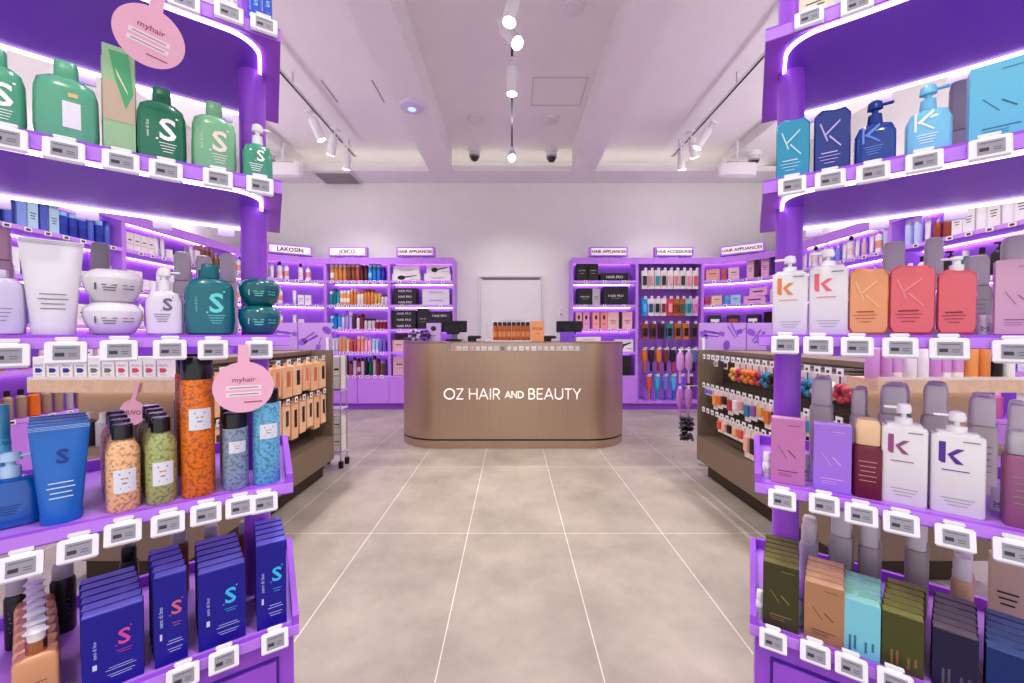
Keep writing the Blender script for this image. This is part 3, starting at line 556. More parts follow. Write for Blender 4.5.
rows = {'top': [('#efe9e6', c_, 'card', .085, .3, d_) for c_, d_ in (('#2b2629', 'white card with dark clip'), ('#d98a98', 'white card with pink clip'), ('#2f8f96', 'white card with teal clip'), ('#1d1b1f', 'white card with black clip'), ('#e3b3bf', 'white card with blush clip'), ('#d77f90', 'white card with rose clip'), ('#3a3136', 'white card with dark comb'), ('#e08fa0', 'white card with pink comb'), ('#c95d6e', 'red and white card'))],
 'second': [(a_, c_, 'card', .085, .28, d_) for a_, c_, d_ in (('#1e9be0', '#45b8ee', 'bright blue pack'), ('#f0ebe8', '#2b4f86', 'white pack with blue brush'), ('#efe9e9', '#251f24', 'white pack with black brush'), ('#f0e6e6', '#8a1f33', 'white pack with wine brush'), ('#e64a63', '#f2a1ad', 'red pack'), ('#c26f2b', '#7d3b17', 'orange pack'), ('#b9682f', '#2c6c66', 'orange pack with green comb'), ('#9fd6dc', '#2e7f90', 'aqua pack'), ('#e9b9d6', '#d17fb4', 'pink pack'))],
 'third': [(a_, c_, 'card', .09, .26, d_) for a_, c_, d_ in (('#a3532c', '#211619', 'rust pack with black bristles'), ('#7a4322', '#15110f', 'brown pack with black bristles'), ('#4a2c2c', '#0f0d10', 'maroon pack with black bristles'), ('#2c8f88', '#101012', 'teal pack with black bristles'), ('#c9741f', '#17110f', 'orange pack with black bristles'), ('#d98725', '#1a1311', 'amber pack with black bristles'), ('#6a4a50', '#120f12', 'plum pack with black bristles'))],
 'fourth': [(a_, c_, 'brush', .09, .36, d_) for a_, c_, d_ in (('#d9701f', '#e37a22', 'orange hair brush'), ('#2b1c2c', '#3a2233', 'dark hair brush'), ('#c1352f', '#e0873f', 'red and orange hair brush'), ('#23191e', '#7d3c46', 'black and red hair brush'), ('#d8435a', '#2a1e28', 'pink and black hair brush'), ('#3b3a4a', '#474a63', 'slate hair brush'), ('#2c4a66', '#31405c', 'navy hair brush'), ('#1f2b44', '#5a7aa3', 'steel blue hair brush'))],
 'lowest': [(a_, c_, 'brush', .085, .4, d_) for a_, c_, d_ in (('#d9707a', '#e0605a', 'coral hair brush'), ('#2b9bd6', '#3bb6d8', 'cyan hair brush'), ('#5a57c9', '#7a86e0', 'indigo hair brush'), ('#2a78d0', '#5fb3ea', 'blue hair brush'), ('#6a3fb8', '#8a5fe0', 'violet hair brush'), ('#d9c3c9', '#4a333d', 'white and dark hair brush'))]}
for z, n, nm in bars:
    bar = MB().rod((2.05, YF+.16, z), (3.05, YF+.16, z), .006, CHROME)
    tag(part('hanging_rail', bar), 'chrome rail carrying the %s row of hanging hair accessories' % nm, 'rail')
    for i, (a_, c_, k_, w_, h_, d_) in enumerate(rows[nm]):
        x = 2.1+(i+.5)*(.93/n) if n > 6 else 2.17+(i+.5)*(.8/n)
        place(HOOK, (x, YF+.16, z), 0, 'display hook, %s from left on %s rail of accessories bay' % (od(i+1), nm), 'hook', 'hooks in the accessories bay')
        for k in range(2):
            place(p_pack(w_, h_, a_, c_, k_), (x, YF+.03+.05*k, z-.004), 0, '%s, %s from left on %s rail, accessories bay%s' % (d_, od(i+1), nm, ['', ', behind'][k]) if k == 0 else '%s hanging behind the %s on %s rail, accessories bay' % (d_, od(i+1), nm), 'hair accessory', g)

# ================================================================== GONDOLAS
GY0, GY1, GT = 1.87, 3.42, 1.09
def tools(b, x0, x1, z0, z1, y, seed):
    R = random.Random(seed); m1 = M('#9a63d8', .5); m2 = M('#8b52cf', .5)
    n = max(3, int((x1-x0)*16))
    for k in range(n):
        x = x0+(x1-x0)*(k+.5)/n; z = R.uniform(z0+.05, z1-.05); a = R.uniform(0, PI); c, s_ = math.cos(a), math.sin(a); m = (m1, m2)[k % 2]
        def T(pts): return [(min(x1, max(x0, x+px_*c-pz*s_)), min(z1, max(z0, z+px_*s_+pz*c))) for px_, pz in pts]
        if k % 3 == 0: b.flat(T([(.045*math.cos(t), .03*math.sin(t)) for t in [j*PI/6 for j in range(12)]]), y, m)
        elif k % 3 == 1: b.flat(T([(-.07, -.006), (.07, -.012), (.07, .012), (-.07, .006)]), y, m); b.flat(T([(-.07, .02), (.06, .03), (.06, .045), (-.07, .03)]), y, m)
        else: b.flat(T([(-.05, -.02), (.0, -.02), (.0, .02), (-.05, .02)]), y, m); b.flat(T([(0, -.005), (.07, -.005), (.07, .005), (0, .005)]), y, m)
    return b
def gondola(sd, X0, X1, label):
    # sd -1 left, +1 right ; X0 is the aisle side
    xa, xb = sorted((sd*X0, sd*X1)); xm = (xa+xb)/2
    g = tag(link('gondola', None, loc=(xm, (GY0+GY1)/2, 0)), label, 'display stand'); o = (-xm, -(GY0+GY1)/2, 0)
    P = lambda n, mb, par=g: part(n, mb, par, loc=o if par is g else (0, 0, 0), smooth=False)
    P('plinth', MB().box((xm, (GY0+GY1)/2, .065), (X1-X0-.14, GY1-GY0-.12, .13), DARK if 0 else M('#4a3b31', .5, metal=.3, kind='brushed')))
    P('base_panel', MB().box((xm, (GY0+GY1)/2, .235), (X1-X0, GY1-GY0, .21), BROWN))
    P('core_panel', MB().box((xm, (GY0+GY1)/2, .7), (X1-X0-.42, GY1-GY0-.04, .72), M('#54463c', .5, metal=.3, kind='brushed')))
    for y in (GY0+.012, GY1-.012): P('end_panel', MB().box((xm, y, .34+(GT-.34)/2), (X1-X0 if y > 3 else X1-X0-.42, .024, GT-.34), BROWN))
    P('top_rail', MB().box((xm, (GY0+GY1)/2, GT-.02), (X1-X0-.36, GY1-GY0-.03, .03), BROWN))
    for x in (-1, 1):
        pr = MB()
        for z in (.56, .8, 1.03): pr.box((xm+x*((X1-X0-.42)/2+.004), (GY0+GY1)/2, z+.035), (.008, GY1-GY0-.08, .015), M('#3c322b', .5, metal=.3))
        P('peg_bar', pr)
    return g
GONS = {}
GONS[-1] = gondola(-1, 1.57, 2.2, 'brown metal gondola with peach cartons hanging on its aisle side'); GONS[1] = gondola(1, 1.63, 2.33, 'brown metal gondola with rows of white-flagged hair accessories')
for sd, xs in ((-1, (-2.16, -1.9, -1.6)), (1, (1.66, 2.08, 2.38))):
    g = GONS[sd]; o = tuple(-c for c in g.location)
    for i in range(2):
        x0, x1 = xs[i]+.006, xs[i+1]-.006; b = MB().box(((x0+x1)/2, 3.47, 1.2), (x1-x0, .02, .26), M('#cda4ee', .45)); tools(b, x0, x1, 1.075, 1.325, 3.459, 5*sd+i)
        part('header_panel', b, g, loc=o, smooth=False)['label'] = 'lilac panel printed with purple hair tools'
    for x in (xs[0]+.03, xs[2]-.03): part('panel_post', MB().box((x, 3.445, 1.0), (.02, .02, .4), WHITE), g, loc=o)
# pegs and packs, aisle side
gl = 'cartons hanging on the left gondola'
def pegs(sd, xback, z, n, y0, y1, nm, prs, catn, grp, grph):
    rz = -PI/2 if sd > 0 else PI/2       # local -y faces the aisle
    for i in range(n):
        y = y0+(y1-y0)*(i+.5)/n; x = sd*xback
        place(HOOK, (x, y, z), rz, 'display hook, %s from far end, %s row on %s gondola' % (od(n-i), nm, 'left' if sd < 0 else 'right'), 'hook', grph)
        if prs[i % len(prs)] is None: continue
        pr, d_ = prs[i % len(prs)]
        for k in range(2 if sd < 0 else 1):
            place(pr, (x-sd*(.15-.06*k), y, z-.006), rz, '%s, %s from far end, %s row, %s gondola%s' % (d_, od(n-i), nm, 'left' if sd < 0 else 'right', ['', ' behind another'][k]), catn, grp)
bx1 = [(p_pack(.115, .22, '#f0bf92', '#c9744c', 'box'), 'peach carton with orange print'), (p_pack(.115, .22, '#f3c79d', '#3a2320', 'box'), 'peach carton with dark print'), (p_pack(.1, .2, '#eeb98c', '#e38b63', 'box'), 'peach carton with coral print')]
bx2 = [(p_pack(.085, .24, '#f2c79f', '#17120f', 'box'), 'peach carton with black window'), (p_pack(.09, .22, '#f4cfa8', '#5a3c2c', 'box'), 'pale peach carton'), (p_pack(.085, .26, '#f0be90', '#241a15', 'box'), 'long peach carton')]
pegs(-1, 1.771, 1.02, 11, 1.95, 3.36, 'top', bx1, 'carton', gl, 'hooks on the left gondola'); pegs(-1, 1.771, .74, 13, 1.95, 3.36, 'lower', bx2, 'carton', gl, 'hooks on the left gondola')
def SC(card, col, k, d_, w_=.06, h_=.12): return (p_pack(w_, h_, card, col, k), d_)
gr = 'hair accessories on the right gondola'; hr = 'hooks on the right gondola'
R = random.Random(3)
cols = [('#d9752a', 'orange'), ('#2a7fa3', 'teal'), ('#b5404f', 'red'), ('#e3a45c', 'amber'), ('#d59aa6', 'pink'), ('#2b2224', 'black'), ('#8a5a9c', 'violet'), ('#efe4e4', 'white')]
near = {0: ('#2a7fb3', 'blue'), 1: ('#2a7fa3', 'teal'), 2: ('#a83e4c', 'dark red'), 3: ('#d9752a', 'orange'), 4: ('#d98a3a', 'amber'), 5: ('#b5404f', 'red')}
l1 = [SC('#efe6e4', *(('%s' % c_[0],)), 'scrunchie', c_[1]+' scrunchie on card', .06, .15) for c_ in [near[i-7] if 7 < i < 13 else cols[(i*5+2) % 8] for i in range(14)]]+[None, (p_pack(.05, .07, '#efe9e6', '#3a2a28', 'card'), 'small card of dark clips'), None, (p_pack(.05, .06, '#efe9e6', '#a39a98', 'card'), 'small card of pale clips'), None, None]
pegs(1, 1.826, 1.029, 20, 1.92, 3.38, 'top', l1, 'hair accessory', gr, hr)
l2 = [SC('#f1e4e2', cols[(i*3) % 8][0], 'card', cols[(i*3) % 8][1]+' clips on white card', .066, .13+.02*(i % 3)) for i in range(18)]+[SC('#f0e8ea', '#8a6ad6', 'card', 'violet clips on white card', .055, .07)]*2
pegs(1, 1.826, .785, 20, 1.92, 3.38, 'middle', l2, 'hair accessory', gr, hr)
l3 = [SC('#f3e6da', ['#d9564a', '#e3b48c', '#2b2224', '#f0b9a0'][i % 4], 'card', ['coral', 'tan', 'black', 'peach'][i % 4]+' ties on white card', .066, .22 if i < 12 else .13) for i in range(17)]+[None, None, None]
pegs(1, 1.826, .576, 20, 1.92, 3.38, 'bottom', l3, 'hair accessory', gr, hr)
# near-end shelves with little boxes
def endshelf(sd, x0, x1, label):
    g = tag(link('end_shelf', None, loc=((x0+x1)/2, 1.78, 1.03)), label, 'shelf'); w_ = x1-x0
    part('tray', MB().box((0, 0, -.028), (w_, .16, .056), M('#e3c4a6', .35, metal=.25, kind='swirl')), g)
    part('lip', MB().box((0, -.077, .006), (w_, .004, .014), CLEAR), g)
    part('backboard', MB().box((0, .082, -.24), (min(w_, .6), .01, .4), TAN), g)
    tr = part('lower_tray', MB().box((0, .0, -.32), (min(w_, .6), .15, .03), BROWN), g)
    part('led_strip', MB().box((0, .06, -.0585), (w_-.06, .01, .005), M('#ffe6cc', .5, emit=5)), g)
endshelf(-1, -2.12, -1.42, 'bronze shelf on end of left gondola holding small white boxes'); endshelf(1, 1.6, 2.33, 'bronze shelf on end of right gondola holding lilac bottles')
def muvo(c_):
    def mk(b, w, h, y):
        b.flat([(-.3*w, .28*h), (.1*w, .28*h), (.3*w, .38*h), (.1*w, .48*h), (-.3*w, .48*h)], y, M(c_, .4)); b.text('MUVO', w*.25, 0, h*.6, y, M(c_, .4)); b.rect(0, h*.18, w*.5, h*.03, y, GREY)
    mk.__name__ = 'muvo'+c_; return mk
seq = ['#2b2c9a']*4+['#77707a']*2+['#d2486c']*4; cn = {'#2b2c9a': 'navy', '#77707a': 'grey', '#d2486c': 'pink'}
for i, c_ in enumerate(seq):
    x = at_y(47+i*13.6, 372, 1.76).x
    place(p_carton(.054, .098, .05, '#f0eff1', marks=muvo(c_)), (x, 1.755, 1.031), 0, 'small white box with %s oval, %s from left on gondola end shelf' % (cn[c_], od(i+1)), 'box', 'small white boxes on the left end shelf')
# items lower left tray
for i, x in enumerate((-2.0, -1.92, -1.85, -1.76, -1.68, -1.6)):
    place(p_bottle(.055, .15, ['#cfcdd2', '#3a3438', '#b9b4b8'][i % 3], '#d8d5d9', 0), (x, 1.76, .725), 0, 'silver topped bottle, %s from left on lower gondola end tray' % od(i+1), 'bottle', 'bottles on the left lower end tray')
ri = [('#d79ad6', '#f3eff5', 1, 'lilac and white spray can')]*2+[('#d7a1dc', '#f6f3f7', 3, 'lilac tube')]+[('#efe9ee', '#d58fd0', 1, 'white and lilac spray can')]*2+[('#cf8fd3', '#f0eaf3', 1, 'orchid spray can')]+[('#d79ad6', '#f3eff5', 3, 'orchid tube')]*2+[('#e79a55', '#f2c79a', 1, 'orange spray can')]+[('#e08b45', '#e8a369', 1, 'deep orange can')]+[('#151317', '#efedf0', 0, 'black bottle with white cap')]+[('#f0eef0', '#e6e2e6', 1, 'white spray can')]
for i, (c_, k_, kd, d_) in enumerate(ri):
    x = at_y(872+i*12.2, 370, 1.76).x
    place(p_bottle(.052, .165 if kd != 0 else .13, c_, k_, kd), (x, 1.76, 1.031), 0, '%s, %s from left on right gondola end shelf' % (d_, od(i+1)), 'bottle', 'bottles on the right end shelf')
# far-end stands: white cartons (left), pink brush packs (right)
s = tag(link('carton_stand', None, loc=(-1.66, 3.62, 0)), 'slim wire stand of white cartons behind the left gondola', 'display stand')
part('frame', MB().rod((-.09, -.06, .06), (-.09, -.06, 1.05), .006, GREY).rod((.09, -.06, .06), (.09, -.06, 1.05), .006, GREY).rod((-.09, .07, .06), (-.09, .07, 1.05), .006, GREY).rod((.09, .07, .06), (.09, .07, 1.05), .006, GREY), s)
for z in (.14, .55, .72): part('tray', MB().box((0, 0, z-.01), (.2, .16, .012), M('#c9b6e3', .4)), s)
for x in (-.09, .09):
    for y in (-.06, .07): part('castor', MB().cyl((x, y, 0), .022, .06, BLACK, n=12), s)
for i, (x, z) in enumerate(((-.045, .146), (.05, .146), (-.045, .726), (.05, .726), (-.045, .306), (.05, .306))):
    place(p_carton(.08, .3 if z > .7 else .155, .1, '#e9e4dd', marks=m_black), (-1.66+x, 3.62, z), 0, 'white carton, %s %s on the slim stand behind left gondola' % (('lower', 'upper', 'middle')[i//2], ('left', 'right')[i % 2]), 'carton', 'cartons on the slim stand')
s = tag(link('spinner_stand', None, loc=(1.83, 3.66, 0)), 'slim chrome stand of pink brushes behind the right gondola', 'display stand')
part('pole', MB().cyl((0, 0, .02), .012, 1.12, CHROME), s); part('base', MB().cyl((0, 0, 0), .08, .02, GREY, n=24), s)
part('arms', MB().rod((-.27, -.0, 1.08), (.05, 0, 1.08), .005, CHROME).rod((-.27, 0, .74), (.05, 0, .74), .005, CHROME).rod((-.27, 0, .5), (.05, 0, .5), .005, CHROME).rod((-.23, 0, .5), (-.23, -.1, .5), .005, CHROME), s)
for i, (x, z, c_, d_) in enumerate(((-.09, 1.07, '#d99be0', 'upper left lilac brush'), (-.01, 1.07, '#e0a9e3', 'upper right lilac brush'), (-.09, .73, '#c77fd8', 'middle left orchid brush'), (-.01, .73, '#d294dd', 'middle right orchid brush'))):
    place(p_pack(.075, .3, c_, c_, 'brush'), (1.66+x, 3.635, z), 0, d_+' hanging on slim stand behind right gondola', 'hair brush', 'brushes on the slim stand')
b = MB()
for k in range(150):
    R_ = random.Random(k); b.loft([(.003, .003, -.012), (.017, .017, 0), (.003, .003, .016)], BLACK, n=6, c=(R_.uniform(-.05, .05), R_.uniform(-.03, .03), R_.uniform(0, .2)+.26))
o = part('black_pouf', b, loc=(1.6, 3.56, .0)); tag(o, 'fluffy black hair pouf hanging low beside the right gondola', 'hair pouf')

# ================================================================== COUNTER
CXC, HW, CY0, CY1, CR = .012, 1.285, 4.17, 5.13, .46
def stad(g=0, notch=None, n=14):
    x0, x1, y0, y1, r = CXC-HW+g, CXC+HW-g, CY0+g, CY1-g, CR-g; pts = []
    for cx, cy, a0 in ((x0+r, y0+r, 180), (x1-r, y0+r, 270), (x1-r, y1-r, 0), (x0+r, y1-r, 90)):
        for i in range(n+1):
            a = math.radians(a0+90*i/n); pts.append((cx+r*math.cos(a), cy+r*math.sin(a)))
        if notch and a0 == 180: x_a, x_b, dd = notch; pts += [(x_a, y0), (x_a, y0+dd), (x_b, y0+dd), (x_b, y0)]
    return pts
cnt = tag(link('checkout_counter', None, loc=(0, 0, 0)), 'long rounded bronze checkout counter in the middle of the floor', 'counter')
NX0, NX1 = at_y(446, 345, CY0).x, at_y(585, 345, CY0).x; ND = .26
part('plinth', MB().prism(stad(), 0, .082, BRONZE), cnt); part('shadow_gap', MB().prism(stad(.02), .082, .1, BLACK), cnt)
part('body', MB().prism(stad(), .1, 1.045, BRONZE), cnt); part('upper_band', MB().prism(stad(0, (NX0, NX1, ND)), 1.045, 1.128, BRONZE), cnt)
part('worktop', MB().prism(stad(-.003, (NX0, NX1, ND)), 1.128, 1.142, M('#9c8576', .3, metal=.8, kind='brushed')), cnt)
part('display_glass', MB().box(((NX0+NX1)/2, CY0+ND/2, 1.136), (NX1-NX0, ND, .008), M('#ffffff', .03, alpha=.15)).box(((NX0+NX1)/2, CY0+.004, 1.09), (NX1-NX0, .006, .085), M('#ffffff', .03, alpha=.12)), cnt)
part('display_floor', MB().box(((NX0+NX1)/2, CY0+ND/2, 1.048), (NX1-NX0-.01, ND-.02, .006), M('#a8968a', .4)), cnt)
# lettering from strokes
def stroke(b, pts, w_, y, m, closed=False):
    n = len(pts); P2 = [Vector(p) for p in pts]
    for i in range(n if closed else n-1):
        a, c = P2[i], P2[(i+1) % n]; t = (c-a).normalized(); nn = Vector((-t.y, t.x))*w_/2; e = t*w_*.18
        b.prism_y([tuple(a-e-nn), tuple(c+e-nn), tuple(c+e+nn), tuple(a-e+nn)], y-.008, y, m)
def ell(cx, cy, rx, ry, a0, a1, n=18): return [(cx+rx*math.cos(math.radians(a0+(a1-a0)*i/n)), cy+ry*math.sin(math.radians(a0+(a1-a0)*i/n))) for i in range(n+1)]
GL = {'O': (1.02, [ell(.51, .5, .47, .47, 0, 360, 28)]), 'Z': (.72, [[(.06, .97), (.64, .97), (.06, .03), (.66, .03)]]), 'H': (.84, [[(.06, 0), (.06, 1)], [(.76, 0), (.76, 1)], [(.06, .52), (.76, .52)]]),
 'A': (.86, [[(.02, 0), (.42, 1), (.82, 0)], [(.17, .33), (.67, .33)]]), 'I': (.22, [[(.1, 0), (.1, 1)]]), 'R': (.68, [[(.06, 0), (.06, .97), (.3, .97)]+ell(.33, .71, .26, .26, 90, -90, 10)+[(.06, .45)], [(.33, .45), (.62, 0)]]),
 'N': (.86, [[(.06, 0), (.06, 1), (.76, 0), (.76, 1)]]), 'D': (.86, [[(.06, .03), (.06, .97), (.3, .97)]+ell(.32, .5, .47, .47, 90, -90, 14)+[(.06, .03)]]),
 'B': (.68, [[(.06, .03), (.06, .97), (.3, .97)]+ell(.32, .75, .22, .22, 90, -90, 8)+[(.06, .53)], [(.32, .53)]+ell(.34, .28, .26, .25, 90, -90, 8)+[(.06, .03)]]), 'E': (.6, [[(.55, .97), (.06, .97), (.06, .03), (.56, .03)], [(.06, .51), (.5, .51)]]),
 'U': (.82, [[(.06, 1), (.06, .34)]+ell(.4, .34, .34, .31, 180, 360, 12)+[(.74, 1)]]), 'T': (.68, [[(.02, .97), (.64, .97)], [(.33, 0), (.33, .97)]]), 'Y': (.74, [[(.02, 1), (.36, .46), (.7, 1)], [(.36, .46), (.36, 0)]])}
def word_mesh(segs, x, z, hh, total, y, m):
    # segs: [(text, rel size)] ; total width fits
    def wid(): return sum(sum((GL[c][0]+.1)*s_ for c in t)+.0 for t, s_ in segs)+.36*(len(segs)-1)
    k = total/(wid()); b = MB(); cx = x
    for t, s_ in segs:
        for c in t:
            a, st = GL[c]
            for q_ in st: stroke(b, [(cx+px_*k*s_, z+(pz*hh*s_ if s_ == 1 else pz*hh*s_+hh*.12)) for px_, pz in q_], .0115 if s_ == 1 else .0105, y, m)
            cx += (a+.1)*s_*k
        cx += .36*k
    return b
tx0, tx1 = at_y(444, 394, CY0).x, at_y(582, 394, CY0).x; z0 = at_y(512, 399.2, CY0).z; z1 = at_y(512, 388.6, CY0).z
part('lettering', word_mesh([('OZ', 1), ('HAIR', 1), ('AND', .62), ('BEAUTY', 1)], tx0, z0, z1-z0, tx1-tx0, CY0-.001, M('#fff8f2', .4, emit=.35)), cnt, smooth=False)
# small things in the display
R = random.Random(11)
k = 0; x = NX0+.06
dcol = ['#e8909a', '#d9a0c8', '#f1eeee', '#e9e6e4', '#f4f2f0', '#dedad8', '#18161a', '#f2f0ee', '#efeceb', '#f4f2f2']
while x < NX1-.05:
    k += 1; c_ = '#e58a96' if x < NX0+.12 else ('#dba6cf' if x < NX0+.3 and x > NX0+.2 else ('#151317' if abs(x-(-.12)) < .03 else R.choice(['#f1eeee', '#e9e6e4', '#f4f2f0', '#dcd8d6'])))
    h_ = R.uniform(.025, .06); d_ = {'#e58a96': 'pink', '#dba6cf': 'lilac', '#151317': 'black'}.get(c_, 'white')
    pr = p_jar(.045, .04, c_, c_) if R.random() < .5 else p_carton(.05, .045, .05, c_, marks=m_lines)
    place(pr, (x, CY0+.1+R.uniform(-.02, .03), 1.0515), 0, 'tiny %s item, %s from left inside the counter display' % (d_, od(k)), 'cosmetic', 'small goods inside the counter display'); x += .068
CT = 1.1425
def pos_parts():
    m = M('#16151a', .3)
    return [('base', MB().box((0, .03, .012), (.2, .2, .024), m, bev=.006).box((0, .06, .08), (.07, .05, .13), M('#8d8892', .3, metal=.7), bev=.01)), ('screen', MB().box((0, 0, .19), (.34, .035, .15), m, bev=.008).box((0, -.03, .245), (.3, .04, .02), m, bev=.004)), ('card_reader', MB().box((0, -.07, .13), (.16, .07, .08), M('#0f0e12', .3), bev=.01))]
POS = proto('pos', 'payment_terminal', pos_parts)
for px, y, nm in ((454, 4.85, 'black payment terminal at the left of the counter'), (569, 4.95, 'black payment terminal at the right of the counter')):
    place(POS, (at_y(px, 335, y).x, y, CT), 0, nm, 'payment terminal', scale=.95)
def scan_parts():
    m = M('#131217', .35); return [('handle', MB().loft([(.05, .03, 0), (.055, .032, .03), (.03, .02, .05)], m, n=14)), ('head', MB().box((.03, 0, .05), (.16, .06, .035), m, bev=.012))]
for px, nm in ((472, 'small black scanner beside the left payment terminal'), (547, 'small black device beside the peach display box')):
    place(proto('scan', 'hand_scanner', scan_parts), (at_y(px, 338, 4.7).x, 4.7, CT), 0, nm, 'scanner')
# bottle display
xb0 = at_y(493, 330, 4.6).x; xb1 = at_y(530, 330, 4.6).x
t = tag(link('bottle_case', None, loc=((xb0+xb1)/2, 4.62, CT)), 'clear display case around amber bottles on the counter', 'display case')
W_ = xb1-xb0+.03
part('base_tray', MB().box((0, 0, .006), (W_, .16, .012), M('#efedf0', .4)), t)
part('clear_back', MB().box((0, .082, .13), (W_, .004, .24), M('#ffffff', .05, alpha=.3)), t); part('clear_side', MB().box((-W_/2-.06, .02, .12), (.003, .12, .22), M('#ffffff', .05, alpha=.4)).box((-W_/2-.03, .02, .008), (.07, .14, .01), WHITE), t)
part('top_cap', MB().box((.02, .0, .247), (.2, .1, .012), M('#c9c6cc', .3)), t)
for r_ in range(2):
    for i in range(8):
        place(p_bottle(.05, .215, '#b8591a', '#15100f', 1, '#d98f4a'), (xb0+(i+.5)*(xb1-xb0)/8, 4.585+.07*r_, CT+.0125), 0, 'amber bottle with dark cap, %s from left in %s row of counter case' % (od(i+1), ('front', 'rear')[r_]), 'bottle', 'amber bottles on the counter')
def m_four(b, w, h, y): b.text('FOUR', w*.3, 0, h*.62, y, M('#3a1f14')); b.rect(0, h*.4, w*.3, h*.03, y, M('#c86a34'))
place(p_carton(.15, .24, .1, '#f0a772', marks=m_four), (at_y(536.5, 330, 4.6).x+.01, 4.6, CT), 0, 'peach carton beside the amber bottles on the counter', 'carton')
for i, px in enumerate((562.5, 567.2, 572)): place(p_carton(.052, .11, .05, '#8a4ed6', marks=m_lines), (at_y(px, 335, 4.5).x, 4.5, CT), 0, 'small purple carton, %s of three on the counter' % ('left', 'middle', 'right')[i], 'carton', 'purple cartons on the counter')
place(p_carton(.17, .22, .06, '#cfb3ea', marks=m_oval), (at_y(434, 331, 4.75).x, 4.75, CT), 0, 'lilac carton at the left end of the counter', 'carton')
def scr(col, col2):
    def fn():
        b = MB(); 
        for k in range(11):
            a = 2*PI*k/11
            b.loft([(.006, .006, -.02), (.022, .022, -.008), (.022, .022, .008), (.006, .006, .02)], M(col if k % 2 else col2, .5), n=8, c=(.05*math.cos(a), 0, .075+.05*math.sin(a)))
        return [('ruffle', b), ('core', MB().loft([(.02, .01, .055), (.03, .012, .075), (.02, .01, .095)], DARK, n=12))]
    return proto(('scr', col), 'scrunchie', fn)
place(scr('#5d5660', '#c9c0cf'), (at_y(413, 333, 4.5).x, 4.55, CT), 0, 'grey patterned scrunchie standing on left end of counter', 'scrunchie'); place(scr('#7d55c0', '#3a2550'), (at_y(422, 334, 4.6).x+.02, 4.66, CT), 0, 'purple patterned scrunchie standing on left end of counter', 'scrunchie')
place(p_carton(.3, .05, .1, '#eee9e6', marks=m_lines), (at_y(587, 340, 4.9).x, 4.85, CT), 0, 'low white box at the right end of the counter', 'box')

# ================================================================== FRONT STANDS
ux, uy = .824, .566
AZ = [2.0, 1.62, 1.228, .85, .497]
AX = {-1: [(-.585, 1.0), (-.585, 1.0), (-.572, 1.0), (-.557, .985), (-.537, .97)], 1: [(.641, 1.0), (.639, 1.0), (.633, 1.0), (.618, .985), (.600, .97)]}
LEN, SD = 1.12, .44
TH0, KC = math.radians(58.5), math.radians(22)
def TH(u): return TH0-KC*u
def SP(sd, i, u, v):
    ax, ay = AX[sd][i]; t = TH(u)
    return Vector((ax+sd*((math.cos(t)-math.cos(TH0))/KC+math.cos(t)*v), ay-(math.sin(TH0)-math.sin(t))/KC+math.sin(t)*v))
def ROT(sd, u): return -sd*(PI/2-TH(u))
def spoly(sd, i, u0, u1, v0, v1):
    n = max(1, int((u1-u0)/.06)); us = [u0+(u1-u0)*k/n for k in range(n+1)]
    return [tuple(SP(sd, i, u, v0)) for u in us]+[tuple(SP(sd, i, u, v1)) for u in reversed(us)]
def fixw(pts):
    A = sum(pts[i][0]*pts[(i+1) % len(pts)][1]-pts[(i+1) % len(pts)][0]*pts[i][1] for i in range(len(pts)))
    return pts if A > 0 else pts[::-1]
def sprism(b, sd, i, u0, u1, v0, v1, z0, z1, m): return b.prism(fixw(spoly(sd, i, u0, u1, v0, v1)), z0, z1, m)
def ledloop(sd, i, z, hgt=.007, wd=.007):
    # rounded rectangle strip
    u0, u1, v0, v1, r = .045, LEN-.045, .008, SD-.008, .07; path = []
    for cu, cv, a0 in ((u0+r, v0+r, 180), (u1-r, v0+r, 270), (u1-r, v1-r, 0), (u0+r, v1-r, 90)):
        for k in range(9):
            a = math.radians(a0+90*k/8); path.append((cu+r*math.cos(a), cv+r*math.sin(a)))
    pp = []
    for a, c in zip(path, path[1:]+path[:1]):
        m = max(1, int(abs(a[0]-c[0])/.06)); pp += [(a[0]+(c[0]-a[0])*k/m, a[1]+(c[1]-a[1])*k/m) for k in range(m)]
    path = pp+[pp[0]]; b = MB(); n = len(path)
    O = []; I = []
    cu, cv = (u0+u1)/2, (v0+v1)/2
    for k in range(n):
        a = path[(k-1) % (n-1)]; c = path[(k+1) % (n-1)]; t = Vector((c[0]-a[0], c[1]-a[1])).normalized(); nn = Vector((t.y, -t.x))*wd/2
        O.append(SP(sd, i, path[k][0]+nn.x, path[k][1]+nn.y)); I.append(SP(sd, i, path[k][0]-nn.x, path[k][1]-nn.y))
    vs = [(p.x, p.y, z) for p in O]+[(p.x, p.y, z) for p in I]+[(p.x, p.y, z-hgt) for p in O]+[(p.x, p.y, z-hgt) for p in I]; fs = []
    for k in range(n-1): fs += [(2*n+k, 2*n+k+1, 3*n+k+1, 3*n+k), (k, k+1, 2*n+k+1, 2*n+k), (n+k, n+k+1, 3*n+k+1, 3*n+k)]
    return b.add(vs, fs, LED)
STP = M('#a256dc', .32, kind='laminate'); STL = M('#c488f4', .35, kind='laminate'); STU = M('#8049cc', .3, kind='laminate')
